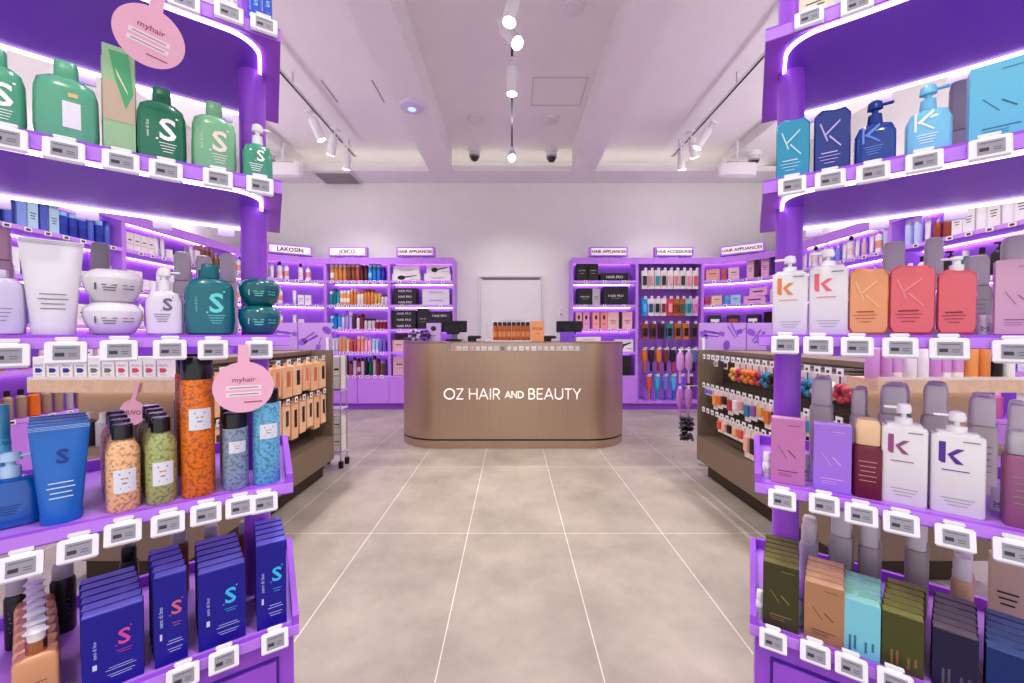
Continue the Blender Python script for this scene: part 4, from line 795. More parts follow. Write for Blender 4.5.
for sd, nm in ((-1, 'left'), (1, 'right')):
    st = tag(link('display_stand', None, loc=(0, 0, 0)), 'purple %s front display stand with lit shelves and lower trays' % nm, 'display stand')
    P = lambda n, mb, par=st: part(n, mb, par, smooth=False)
    for u in (.063, LEN-.08):
        q = SP(sd, 1, u, .177); b = MB().cyl((q.x, q.y, 0), .032, 2.5, STP, n=28); part('post', b, st)
    for i in (0, 1, 2):
        z = AZ[i]; th = (.036, .036, .028)[i]
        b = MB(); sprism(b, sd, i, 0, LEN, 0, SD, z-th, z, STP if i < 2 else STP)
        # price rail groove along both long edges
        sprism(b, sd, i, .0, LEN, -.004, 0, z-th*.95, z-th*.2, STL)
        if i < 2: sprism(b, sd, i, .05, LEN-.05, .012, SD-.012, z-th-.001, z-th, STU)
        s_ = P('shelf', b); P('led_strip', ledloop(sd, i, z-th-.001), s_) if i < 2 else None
    for i in (3, 4):
        z = AZ[i]; b = MB(); sprism(b, sd, i, 0, LEN, 0, SD, z-.02, z, STL)
        for a, hh_ in (((0, .014, 0, SD), .026), ((LEN-.014, LEN, 0, SD), .026), ((.014, LEN-.014, 0, .014), .004), ((.014, LEN-.014, SD-.014, SD), .03)): sprism(b, sd, i, *a, z-.024, z+hh_, STP)
        sprism(b, sd, i, 0, LEN, -.004, 0, z-.02, z+.003, STL)
        P('tray', b)
    b = MB(); sprism(b, sd, 4, .012, LEN-.012, .012, SD-.012, 0, AZ[4]-.02, STP); base = P('cabinet', b)
    b = MB(); sprism(b, sd, 4, .05, LEN-.05, .004, .012, .05, AZ[4]-.075, STP); dd = P('door', b, base)
    b = MB(); sprism(b, sd, 4, .044, LEN-.044, .009, .0125, .044, AZ[4]-.069, M('#4a2296', .5)); P('reveal', b, base)
# price labels: electronic tags hanging on the rails
def esl_parts():
    fr = MB().box((0, 0, 0), (.062, .010, .050), M('#ecebf4', .3), bev=.004).box((0, .001, .024), (.03, .006, .006), M('#f3f2f8', .3), bev=.002)
    sc = MB().rect(.001, .0, .040, .031, -.0056, M('#9d9aa6', .5)).rect(-.009, -.004, .014, .008, -.0060, M('#3c3a48', .6)).rect(.001, .010, .032, .002, -.0060, M('#6a6875', .6)).rect(.010, -.002, .012, .0015, -.0060, M('#5a5866', .6)).rect(.010, -.007, .012, .0015, -.0060, M('#5a5866', .6))
    cl = MB().box((0, .004, .031), (.034, .008, .009), M('#f5f3fa', .2, alpha=.8), bev=.002)
    return [('case', fr), ('screen', sc), ('clip', cl)]
ESL = proto('esl', 'shelf_label', esl_parts)
def solve_u(sd, i, v, z, px): 
    f = lambda u: sd*((lambda p: proj((p.x, p.y, z))[0])(SP(sd, i, u, v))-px)
    return bis(f, -.15, 1.0)
NMS = {0: 'topmost shelf', 1: 'upper shelf', 2: 'eye level shelf', 3: 'upper tray', 4: 'bottom tray'}
def esl(sd, i, px, py, k, s=1.0):
    u = solve_u(sd, i, -.014, AZ[i], px); p = SP(sd, i, u, -.014); d = (Vector((p.x, p.y, AZ[i]))-EYE).dot(FW)
    z = bis(lambda z: proj((p.x, p.y, z))[1]-py, AZ[i]-.3, AZ[i]+.2); z = max(AZ[i]-.11, min(AZ[i]+.01, z))
    place(ESL, (p.x, p.y, z), 0, 'white electronic price label, %s from %s end of %s front stand %s' % (od(k), 'aisle', 'left' if sd < 0 else 'right', NMS[i]), 'price label', 'electronic price labels on the front stands', rot=(math.radians(-8 if i < 3 else -14), 0, ROT(sd, u)), scale=s)
for sd, i, lst in ((-1, 0, [(264, 25), (229, 13), (184, 1)]), (-1, 1, [(260, 186), (218, 179), (166, 171), (121, 162), (64, 151), (4, 138)]), (-1, 2, [(259, 350), (213, 350), (170, 350), (119, 351), (66, 353), (6, 356)]),
                   (-1, 3, [(264, 503), (240, 507), (206, 514), (168, 524), (123, 533), (78, 549), (20, 567)]), (-1, 4, [(275, 641), (224, 660), (183, 677)]),
                   (1, 0, [(809, 18), (857, 4)]), (1, 1, [(792, 186), (830, 180), (873, 173), (924, 162), (990, 148)]), (1, 2, [(785, 345), (818, 346), (857, 347), (900, 348), (949, 349), (1015, 352)]),
                   (1, 3, [(782, 500), (824, 505), (861, 515), (901, 524), (955, 538), (1016, 553)]), (1, 4, [(773, 641), (815, 654), (851, 667), (895, 683)])):
    for k, (px, py) in enumerate(lst): esl(sd, i, px, py, k+1, .9)
# rear-facing labels
for sd in (-1, 1):
    for i in (0, 1):
        for k in range(7):
            u = .13+.135*k; p = SP(sd, i, u, SD+.012)
            place(ESL, (p.x, p.y, AZ[i]-.05), 0, 'back of a price label, %s from aisle end behind %s stand %s' % (od(k+1), 'left' if sd < 0 else 'right', NMS[i]), 'price label', 'electronic price labels on the far side of the stands', rot=(math.radians(-8), 0, ROT(sd, u)+PI), scale=.72)

# ---- product builders for the foreground (front = local -y)
def S_logo(b, s, x, z, y, m):
    b.text('S', s*1.25, x, z, y, m); b.rect(x+s*.3, z+s*.52, s*.08, s*.08, y, m); b.rect(x-s*.34, z-s*.46, s*.07, s*.07, y, m)
def F_fat(w, h, col, logo='#ffffff', rough=.22, capw=.36, caph=.2, capc=None, marks='s'):
    def fn():
        hx, hy = w/2, w*.3; c = M(col, rough, coat=.4); hb = h*(1-caph)
        b = MB().loft([(hx*.75, hy*.8, 0), (hx*.93, hy*.95, h*.02), (hx, hy, h*.2), (hx*.98, hy, hb*.8), (hx*.88, hy*.9, hb*.92), (hx*.6, hy*.7, hb*.985), (w*capw*.45, w*capw*.4, hb)], c, n=28, e=3.2)
        y = surf(hx, hy, 3.2, .001); lm = M(logo, .25)
        if marks == 's':
            S_logo(b, h*.3, hx*.25, h*.45, y, lm)
            for k in range(4): b.rect(hx*.25, h*(.27-.035*k), hx*(.7-.1*k), h*.008, y, lm)
            b.text('semi di lino', h*.045, -hx*.55, h*.42, y, lm, rot=PI/2)
        elif marks == 'l':
            b.rect(hx*.2, h*.35, hx*.55, h*.3, y, M('#eceaf2', .3)); b.rect(hx*.25, h*.58, hx*.3, h*.05, y, M('#e0c48a'))
        elif marks == 't':
            for k in range(4): b.rect(0, h*(.4-.06*k), hx*(1.1-.15*k), h*.014, y, lm)
        cp = MB().loft([(w*capw*.5, w*capw*.42, hb), (w*capw*.52, w*capw*.44, hb+.002), (w*capw*.5, w*capw*.42, h*.985), (w*capw*.42, w*capw*.36, h)], M(capc or col, .3), n=20, e=4)
        return [('body', b), ('cap', cp)]
    return proto(('fat', round(w, 4), round(h, 4), col, logo), 'bottle', fn)
def F_tube(w, h, col, marks='#8a8794', logo=None, capc=None):
    def fn():
        hx = w/2; c = M(col, .3, coat=.3)
        b = MB().loft([(hx*.68, hx*.5, h*.1), (hx*.72, hx*.5, h*.2), (hx*.85, hx*.36, h*.55), (hx*.97, hx*.12, h*.9), (hx, .003, h*.95), (hx, .002, h)], c, n=28)
        for z_ in (.95, .965, .98): b.rect(0, h*z_, w*.98, h*.004, -.0045, M(marks))
        f = lambda x: -hx*.44*max(0, 1-(x/(hx*.8))**2)**.5-.004
        for k, ww_ in enumerate((.8, .9, .7, .75)): b.rect(hx*.05, h*(.42-.05*k), hx*ww_, h*.012, f, M(marks))
        if logo: b.text('S', h*.2, hx*.1, h*.68, -hx*.34, M(logo, .3))
        cp = MB().loft([(hx*.66, hx*.5, 0), (hx*.7, hx*.52, .004), (hx*.7, hx*.52, h*.1)], M(capc or col, .35), n=28)
        return [('body', b), ('cap', cp)]
    return proto(('tube', round(w, 4), round(h, 4), col), 'squeeze_tube', fn)
def F_bowl(w, h, col, ink):
    def fn():
        r = w/2; c = M(col, .2, coat=.5)
        b = MB().loft([(r*.55, r*.55, 0), (r*.7, r*.7, h*.06), (r*.92, r*.92, h*.35), (r, r, h*.62), (r*.99, r*.99, h*.7)], c, n=36)
        f = lambda x: -math.sqrt(max(0, (r*.96)**2-x*x))-.0015
        for k in range(3): b.rect(-r*.05, h*(.5-.08*k), r*(.5-.06*k), h*.03, f, M(ink)); 
        for k in range(2): b.rect(r*.55, h*(.5-.1*k), r*.35, h*.025, f, M(ink))
        b.rect(-r*.5, h*.45, r*.06, h*.2, f, M(ink))
        l = MB().loft([(r*1.0, r*1.0, h*.7), (r*.98, r*.98, h*.78), (r*.8, r*.8, h*.93), (r*.6, r*.6, h), (.01, .01, h*1.005)], c, n=36)
        return [('bowl', b), ('lid', l)]
    return proto(('bowl', round(w, 4), round(h, 4), col), 'hair_mask_jar', fn)
def F_aero(w, h, col, capc='#0c0c0f', capf=.17, kind='speckle', label='#e4e6f2', slim=False):
    def fn():
        r = w/2; hb = h*(1-capf)
        prof = [(r*.93, r*.93, 0), (r, r, .004), (r, r, hb*.985), (r*.93, r*.93, hb)] if slim else [(r*.93, r*.93, 0), (r, r, .004), (r, r, hb*.82), (r*.86, r*.86, hb*.9), (r*.6, r*.6, hb*.97), (r*.5, r*.5, hb)]
        b = MB().loft(prof, M(col, .32, coat=.2, kind=kind), n=28)
        if label:
            zc, lh = (h*.56, h*.15) if slim else (h*.36, h*.27); f = lambda x: -math.sqrt(max(0, r*r-x*x))-.0012; g_ = lambda x: f(x)-.0006
            N_ = 8
            for k in range(N_): b.rect(r*.15+(-.5+(k+.5)/N_)*r*1.25, zc, r*1.25/N_, lh, f, M(label, .4))
            for k, (ww_, cc_) in enumerate(((.9, '#6a6a78'), (.6, '#d98a5a'), (.4, '#8a8a96'), (.8, '#b9b9c6'))): b.rect(r*.15, zc+lh*(.3-.2*k), r*ww_*.7, lh*.06, g_, M(cc_))
        rc = r*.94 if slim else r*.62
        cp = MB().loft([(rc, rc, hb), (rc, rc, h*.985), (rc*.88, rc*.88, h)], M(capc, .25, coat=.3), n=24)
        return [('body', b), ('cap', cp)]
    return proto(('aero', round(w, 4), round(h, 4), col, capc, slim), 'spray_can' if slim else 'bottle', fn)
def k_logo(b, s, x, z, y, c_):
    m = M(c_, .4); b.flat([(x-s*.42, z-s*.4), (x-s*.3, z-s*.5), (x-s*.18, z-s*.5), (x-s*.18, z+s*.6), (x-s*.42, z+s*.6)], y, m)
    b.flat([(x-.12*s, z-.03*s), (x+.22*s, z+.28*s), (x+.48*s, z+.28*s), (x+.08*s, z-.08*s)], y, m); b.flat([(x-.12*s, z-.03*s), (x+.08*s, z-.08*s), (x+.46*s, z-.5*s), (x+.18*s, z-.5*s)], y, m)
def F_kpump(w, h, c_, d=None, col='#e2dee2'):
    d = d or w*.62
    def fn():
        hb = h*.8; c = M(col, .28, coat=.2); hx, hy = w/2, d/2
        b = MB().loft([(hx*.96, hy*.94, 0), (hx, hy, .004), (hx, hy, hb*.93), (hx*.96, hy*.94, hb*.955), (hx*.8, hy*.8, hb*.965), (hx*.78, hy*.78, hb*.995), (hx*.4, hx*.4, hb)], c, n=28, e=9)
        k_logo(b, w*.52, -hx*.28, hb*.74, -hy-.001, c_)
        b.rect(-hx*.1, hb*.54, w*.5, .002, -hy-.001, M(c_)); b.rect(hx*.45, hb*.9, w*.3, .002, -hy-.001, M('#77747c'))
        for k in range(3): b.rect(0, hb*(.2-.04*k), w*(.6-.12*k), .0016, -hy-.001, M('#a5a2ac'))
        p = MB().loft([(w*.2, w*.2, hb), (w*.2, w*.2, hb+h*.05), (w*.15, w*.15, hb+h*.055)], M('#f6f5f8', .25), n=20)
        p.cyl((0, 0, hb+h*.05), w*.06, h*.06, M('#f6f5f8', .25), n=12).loft([(w*.16, w*.16, hb+h*.1), (w*.18, w*.18, hb+h*.13), (w*.15, w*.15, h*.985), (w*.06, w*.06, h)], M('#f6f5f8', .25), n=20)
        p.box((-w*.24, 0, hb+h*.15), (w*.42, w*.12, h*.028), M('#f6f5f8', .25), bev=.002)
        return [('body', b), ('pump', p)]
    return proto(('kp', round(w, 4), round(h, 4), c_, col), 'pump_bottle', fn)
def F_gem(w, h, col, d=None, ink='#7a2f36', logo=True, pump=False, tone=None):
    d = d or w*.55
    def fn():
        hx, hy = w/2, d/2; c = M(col, .25, coat=.5); hb = h*(.84 if pump else 1)
        o_ = [(-hx*.82, 0), (hx*.82, 0), (hx, hb*.09), (hx, hb*.88), (hx*.7, hb*.97), (hx*.1, hb*.965), (-hx*.55, hb), (-hx, hb*.93), (-hx, hb*.09)]
        b = MB(); cz = hb*.5
        ring = []
        for f_, y in ((.93, -hy), (1, -hy*.75), (1, hy*.75), (.93, hy)): ring.append([(x*f_, y, cz+(z-cz)*f_) for x, z in o_])
        n = len(o_); vs = [p for r_ in ring for p in r_]; fs = [tuple(range(n)), tuple(range(4*n-1, 3*n-1, -1))]
        for k in range(3):
            for j in range(n): a = k*n+j; e_ = k*n+(j+1) % n; fs.append((a+n, e_+n, e_, a))
        b.add(vs, fs, c)
        if logo:
            for q_ in ([(-.5, .78), (-.2, .5), (-.17, .53), (-.46, .8)], [(-.3, .62), (.3, .8), (.3, .77), (-.25, .6)], [(-.1, .6), (.35, .42), (.33, .4), (-.12, .57)]): b.flat([(x*hx*1.4, z*hb) for x, z in q_], -hy-.0012, M(tone or ink, .3))
        for k, ww_ in enumerate((.45, .6, .5, .3)): b.rect(-hx*.15, hb*(.34-.05*k), w*ww_, .003 if k == 0 else .0015, -hy-.0012, M(ink))
        out = [('body', b)]
        if pump:
            p = MB().loft([(w*.2, w*.2, hb*.96), (w*.2, w*.2, hb*1.06), (w*.12, w*.12, hb*1.07), (w*.12, w*.12, h*.95), (w*.18, w*.18, h*.96), (w*.16, w*.16, h)], M('#f3f0f6', .25), n=20); p.box((-w*.22, 0, h*.975), (w*.4, w*.1, h*.03), M('#f3f0f6', .25), bev=.002); out.append(('pump', p))
        return out
    return proto(('gem', round(w, 4), round(h, 4), col, pump), 'pump_bottle' if pump else 'bottle', fn)
def F_round(w, h, col, capc, capf=.3, d=None, e=2.4, ink='#8f8c94'):
    d = d or w
    def fn():
        r, hy = w/2, d/2; hb = h*(1-capf)
        b = MB().loft([(r*.94, hy*.94, 0), (r, hy, .004), (r, hy, hb*.93), (r*.85, hy*.85, hb*.985), (r*.6, hy*.6, hb)], M(col, .35), n=26, e=e)
        f = surf(r, hy, e, .001)
        for k in range(5): b.rect(0, hb*(.7-.09*k), r*(1.2-.12*(k % 3)), .002, f, M(ink))
        c = MB().loft([(r*.8, hy*.8, hb), (r*.84, hy*.84, hb+.003), (r*.84, hy*.84, h*.93), (r*.7, hy*.7, h*.985), (r*.4, hy*.4, h)], M(capc, .4), n=26, e=e)
        return [('body', b), ('cap', c)]
    return proto(('rd', round(w, 4), round(h, 4), round(d, 4), col, capc, capf), 'bottle', fn)
def F_pumpfat(w, h, col, ink='#cfd9ff', capc=None, mark='k'):
    def fn():
        hx, hy = w/2, w*.3; c = M(col, .18, coat=.6); hb = h*.66
        b = MB().loft([(hx*.8, hy*.85, 0), (hx, hy, h*.02), (hx, hy, hb*.75), (hx*.8, hy*.85, hb*.93), (hx*.3, hx*.3, hb)], c, n=28, e=4)
        y = surf(hx, hy, 4, .001)
        for k in range(4): b.rect(-hx*.1, h*(.3-.035*k), hx*(.9-.12*k), h*.01, y, M(ink)); 
        if mark == 's': S_logo(b, h*.2, hx*.2, h*.45, y, M(ink, .3))
        for q_ in () if mark != 'k' else ([(-.4, .6), (-.33, .6), (-.33, .36), (-.4, .36)], [(-.33, .48), (.1, .62), (.12, .58), (-.25, .45)], [(-.2, .48), (.15, .36), (.1, .35), (-.25, .46)]): b.flat([(x_*hx*1.6, z_*h) for x_, z_ in q_], y, M(ink, .3))
        p = MB().loft([(w*.17, w*.17, hb), (w*.19, w*.17, hb+.004), (w*.17, w*.16, h*.8), (w*.08, w*.08, h*.82), (w*.08, w*.08, h*.86), (w*.2, w*.14, h*.88), (w*.17, w*.13, h*.98), (w*.1, w*.1, h)], M(capc or col, .25), n=20); p.box((w*.22, 0, h*.93), (w*.45, w*.12, h*.035), M(capc or col, .25), bev=.002)
        return [('body', b), ('pump', p)]
    return proto(('pf', round(w, 4), round(h, 4), col), 'pump_bottle', fn)
def mk_s(ink, ink2='#cfd3ff'):
    def mk(b, w, h, y):
        S_logo(b, h*.22 if h*.22 < w*.6 else w*.6, w*.18, h*.62, y, M(ink, .3)); b.rect(w*.18, h*.45, w*.28, h*.006, y, M(ink, .3)); b.rect(w*.18, h*.42, w*.2, h*.006, y, M(ink, .3))
        b.text('semi di lino', h*.05, -w*.3, h*.55, y, M(ink2), rot=PI/2); b.rect(-w*.3, h*.33, w*.07, h*.07, y, M(ink2))
        for k, ww_ in enumerate((.4, .5, 0, .45, .35)): 
            if ww_: b.rect(w*.12, h*(.26-.03*k), w*ww_, h*.007, y, M(ink2))
    mk.__name__ = 'mks'+ink; return mk
def mk_km(ink):
    def mk(b, w, h, y):
        b.rect(w*.18, h*.9, w*.35, h*.008, y, M(ink)); b.rect(0, h*.2, w*.6, h*.012, y, M(ink)); b.rect(-w*.08, h*.16, w*.4, h*.007, y, M(ink)); b.rect(-w*.08, h*.13, w*.4, h*.007, y, M(ink))
        b.flat([(-.3*w, .58*h), (-.28*w, .58*h), (-.02*w, .4*h), (-.04*w, .4*h)], y, M(ink)); b.flat([(0, .52*h), (.02*w, .53*h), (.25*w, .42*h), (.23*w, .41*h)], y, M(ink))
    mk.__name__ = 'mkk'+ink; return mk
def mk_v(ink):
    def mk(b, w, h, y):
        for k, x_ in enumerate((-.25, -.12, .15, .32)): b.rect(x_*w, h*(.2+.04*(k % 2)), w*.06, h*(.3-.05*k), y, M(ink))
    mk.__name__ = 'mkv'+ink; return mk
def mk_leaf(b, w, h, y):
    b.rect(0, h*.5, w*.98, h*.35, y, M('#c7b39c')); b.flat([(-.3*w, .95*h), (.3*w, .95*h), (.45*w, .6*h), (.2*w, .45*h), (-.1*w, .7*h)], y-.0004, M('#4fae77')); b.flat([(-.1*w, .8*h), (.25*w, .62*h), (.28*w, .58*h), (-.05*w, .74*h)], y-.0008, M('#ecd6c6'))
# ---- placing helper
def fit(sd, i, px, wpx, ytop, v, dz=0):
    z = AZ[i]+dz; u = solve_u(sd, i, v, z, px); p = SP(sd, i, u, v)
    a, c = SP(sd, i, u-.005, v), SP(sd, i, u+.005, v); k = abs(proj((c.x, c.y, z))[0]-proj((a.x, a.y, z))[0])/.01
    h = bis(lambda h: ytop-proj((p.x, p.y, z+h))[1], .005, .8)
    return u, p, z, wpx/k, h
def item(sd, i, px, wpx, ytop, v, fn, label, cat, rows=0, step=.055, grp=None, dz=0, turn=0, wk=1.0, vmax=.425, rowlabel=None):
    u, p, z, w_, h = fit(sd, i, px, wpx, ytop, v, dz); w_ *= wk
    pr = fn(w_, h)
    rz = ROT(sd, u)+turn+sd*.05*min(1, u/.5)*-1
    o = place(pr, (p.x, p.y, z+.0005), rz, label, cat, grp); dd = extent(pr, 1); step = max(step, dd+.002)
    for k in range(rows):
        vv = v+step*(k+1)
        if vv+dd/2 > vmax: break
        q = SP(sd, i, u+.16*(vv-v)*min(1, u/.25), vv); place(pr, (q.x, q.y, z+.0005), rz, (rowlabel or label.split(',')[0])+', %s behind the front one' % od(k+1), cat, grp)
    return w_, h, p, z
L_, R_ = -1, 1
# left, upper shelf
item(L_, 1, -2, 62, 50, .07, lambda w, h: F_fat(w, h, '#57ab87'), 'mint green bottle cut by the left picture edge, upper shelf', 'bottle')
item(L_, 1, 68, 68, 64, .07, lambda w, h: F_fat(w, h, '#5fae8c', marks='l'), 'wide mint green bottle on the left stand upper shelf', 'bottle', rows=1, step=.1, rowlabel='wide mint green bottle')
item(L_, 1, 121, 33, 50, .07, lambda w, h: p_carton(w, h, w*.5, '#9fc79a', marks=mk_leaf), 'tall pale green carton with leafy picture, upper left shelf', 'carton', rows=1, step=.06, rowlabel='tall pale green carton')
item(L_, 1, 163, 51, 90, .07, lambda w, h: F_fat(w, h, '#1f7a58'), 'dark green bottle with white S logo, upper left shelf', 'bottle', rows=1, step=.1, rowlabel='dark green bottle')
item(L_, 1, 215, 46, 104, .07, lambda w, h: F_fat(w, h, '#7db98e', logo='#f0e2da'), 'sage green bottle beside post, upper left shelf', 'bottle', rows=1, step=.1, rowlabel='sage green bottle')
item(L_, 1, 258, 31, 125, .07, lambda w, h: F_pumpfat(w, h, '#3f9a78', '#ffffff', '#f1f3f2', 's'), 'small green spray bottle with white nozzle, upper left shelf', 'spray bottle')
for k, px in enumerate((254, 266)): item(L_, 0, px, 13, -12, .06, lambda w, h: p_carton(w, h, .03, '#2b50c4', marks=mk_s('#8fd0ff')), 'blue carton on topmost left shelf, %s from aisle' % ('second', 'first')[k], 'carton')
item(L_, 0, 226, 16, -20, .06, lambda w, h: p_carton(w, h, .03, '#e7e2ee', marks=m_lines), 'pale carton on topmost left shelf behind label', 'carton')
# left, eye level
item(L_, 2, 0, 58, 270, .07, lambda w, h: F_fat(w, h, '#cfc6e2', logo='#8c87a8', marks='t', caph=.12), 'pale lilac bottle at left edge, eye level shelf', 'bottle')
item(L_, 2, 54, 68, 240, .06, lambda w, h: F_tube(w, h, '#e4e0e8'), 'large white squeeze tube on eye level shelf', 'tube', rows=1, step=.07, rowlabel='large white squeeze tube')
_, hb_, pp, zz = item(L_, 2, 114, 63, 303, .07, lambda w, h: F_bowl(w, h, '#e9e5ec', '#6f6c7a'), 'lower white bowl shaped hair mask jar of the stack', 'jar')
item(L_, 2, 114, 63, 271, .07, lambda w, h: F_bowl(w, h, '#e0dcdf', '#55525f'), 'upper white bowl shaped hair mask jar of the stack', 'jar', dz=hb_)
item(L_, 2, 165, 38, 268, .07, lambda w, h: F_pumpfat(w, h, '#e2d9ea', '#6c6880', '#efedf2', 's'), 'small pale lilac pump bottle between bowls and teal bottle', 'bottle')
item(L_, 2, 211, 51, 265, .07, lambda w, h: F_fat(w, h, '#006e7a', logo='#6fe0e2'), 'glossy teal bottle with S logo on eye level shelf', 'bottle', rows=1, step=.11, rowlabel='glossy teal bottle')
_, hb_, pp, zz = item(L_, 2, 260, 44, 306, .07, lambda w, h: F_bowl(w, h, '#00656f', '#6fd2d4'), 'lower teal hair mask jar of the teal stack', 'jar')
item(L_, 2, 260, 43, 280, .07, lambda w, h: F_bowl(w, h, '#00606a', '#6fd2d4'), 'upper teal hair mask jar of the teal stack', 'jar', dz=hb_)
gm = 'grey bottles on the far side of the left stand'
for k, (px, wp, yt) in enumerate(((102, 26, 243), (184, 24, 252), (205, 22, 256), (229, 22, 254))): item(L_, 2, px, wp, yt, .36, lambda w, h: F_round(w, h, '#d0c9c2', '#aaa39c' if k == 0 else '#d2cbc3', .35, e=5), 'grey bottle seen from behind, %s from left on eye level shelf' % od(k+1), 'bottle', grp=gm)
item(L_, 2, 4, 26, 228, .36, lambda w, h: F_round(w, h, '#c9a6ae', '#d1a9b0', .3, e=5), 'rose grey bottle at left edge behind lilac bottle', 'bottle')
# left, upper tray
item(L_, 3, 12, 66, 452, .09, lambda w, h: F_pumpfat(w, h, '#0a5cb4', '#123a7a', '#b9d7f5', None), 'bright blue pump bottle at left edge of upper tray', 'bottle')
item(L_, 3, 3, 22, 405, .17, lambda w, h: F_aero(w, h, '#57b7d8', '#4aa7cc', .3, slim=True, label=None), 'sky blue can behind the bright blue pump bottle', 'spray can')
item(L_, 3, 62, 64, 424, .05, lambda w, h: F_tube(w, h, '#116cc6', '#cfe2f7', logo='#0c3f96'), 'bright blue squeeze tube in front of its file', 'tube', rows=3, step=.035, rowlabel='bright blue squeeze tube')
item(L_, 3, 124, 36, 424, .05, lambda w, h: F_aero(w, h, '#efbb8e'), 'peach bottle with black cap on upper tray', 'bottle', rows=3, step=.07, rowlabel='peach bottle with black cap')
item(L_, 3, 162, 33, 417, .05, lambda w, h: F_aero(w, h, '#a7ae70'), 'olive green bottle with black cap on upper tray', 'bottle', rows=3, step=.07, rowlabel='olive green bottle with black cap')
item(L_, 3, 199, 35, 357, .05, lambda w, h: F_aero(w, h, '#e2761c', capf=.16, slim=True), 'tall orange patterned spray can with black cap', 'spray can', rows=1, step=.2, rowlabel='tall orange patterned spray can')
item(L_, 3, 236, 27, 412, .05, lambda w, h: F_aero(w, h, '#8fa3bd', capf=.2, slim=True), 'grey blue spray bottle with black cap on upper tray', 'bottle', rows=2, step=.07, rowlabel='grey blue spray bottle')
item(L_, 3, 267, 28, 388, .05, lambda w, h: F_aero(w, h, '#68b2d8', capf=.15, slim=True), 'light blue patterned spray can at aisle end', 'spray can')
item(L_, 3, 180, 12, 400, .28, lambda w, h: F_aero(w, h, '#2a9a86', '#2a8f7f', .2, slim=True, label=None), 'teal green can behind the tall orange one', 'spray can')
# left, bottom tray
SH = [('purple blue carton with pink S logo, wide front box', 115, 62, 607, '#d64fa8', 5), ('slim purple blue carton with coral S logo', 172, 33, 572, '#d86a8a', 4), ('purple blue carton with cyan S logo, wide', 223, 47, 566, '#3fc3f2', 5), ('slim purple blue carton with cyan S logo at aisle end', 272, 30, 541, '#3fc3f2', 4)]
for d_, px, wp, yt, ink, n in SH:
    item(L_, 4, px, wp, yt, .04, lambda w, h: p_carton(w, h, .026, '#170f94', top='#7f7ce6', marks=mk_s(ink)), d_, 'carton', rows=n, step=.032, rowlabel=d_.split(',')[0])
def F_rose(w, h):
    def fn():
        g_ = M('#dca27c', .3, metal=.25)
        bd = MB().loft([(w*.47, .016, 0), (w*.5, .018, .003), (w*.5, .018, h*.66), (w*.44, .016, h*.7), (w*.2, .012, h*.72)], g_, n=28, e=8)
        for k in range(3): bd.rect(0, h*(.4-.05*k), w*.5, .002, -.0185, M('#8a5a40'))
        cp = MB().loft([(w*.24, .012, h*.7), (w*.24, .013, h*.86), (w*.2, .01, h*.865)], M('#c98a62', .15, metal=.9), n=20).loft([(w*.2, .011, h*.865), (w*.22, .012, h*.95), (w*.3, .01, h*.97, -.004), (w*.2, .008, h)], M('#f1f2f5', .25), n=20)
        return [('body', bd), ('cap', cp)]
    return proto(('rose', round(w, 3), round(h, 3)), 'bottle', fn)
item(L_, 4, 38, 48, 628, .05, F_rose, 'front rose gold bottle with white cap, bottom tray corner', 'bottle', rows=6, step=.038, grp='rose gold bottles with white caps', rowlabel='rose gold bottle', vmax=.3)
for k, (px, wp, yt) in enumerate(((64, 30, 562), (18, 30, 578), (130, 22, 545), (180, 22, 528), (212, 20, 525), (246, 18, 520))):
    item(L_, 4, px, wp, yt, .33, lambda w, h: F_round(w, h, '#1d1a1e' if k < 2 else ('#8a4a2c' if k in (3, 5) else '#3a3436'), '#bfb9bc' if k != 2 else '#141317', .22), 'dark bottle with pale cap, %s along back of bottom tray' % od(k+1), 'bottle', grp='dark bottles along the back of the left bottom tray')
# right, upper shelf
item(R_, 1, 792, 34, 121, .07, lambda w, h: F_gem(w, h, '#2397b8', ink='#bfe6ee'), 'turquoise bottle at aisle end, upper right shelf', 'bottle')
item(R_, 1, 831, 37, 111, .07, lambda w, h: F_gem(w, h, '#142f86', ink='#c9b9f0'), 'dark blue bottle, upper right shelf', 'bottle')
item(R_, 1, 874, 43, 102, .07, lambda w, h: F_pumpfat(w, h, '#0e3a90', '#6f93e0'), 'deep blue pump bottle, upper right shelf', 'bottle')
item(R_, 1, 927, 48, 86, .07, lambda w, h: F_pumpfat(w, h, '#7cc7e6', '#f2fbff'), 'light blue pump bottle, upper right shelf', 'bottle', rows=0)
item(R_, 1, 998, 66, 66, .07, lambda w, h: p_carton(w, h, w*.5, '#6cc3e0', marks=mk_km('#2c6a86')), 'large sky blue carton, upper right shelf', 'carton')
item(R_, 1, 957, 26, 82, .3, lambda w, h: F_round(w, h, '#b5b1b8', '#a5a1a8', .5, e=5), 'grey bottle behind the light blue pump bottle', 'bottle')
item(R_, 0, 815, 34, -12, .06, lambda w, h: p_carton(w, h, .04, '#e6dfc4', marks=m_lines), 'cream carton on topmost right shelf', 'carton')
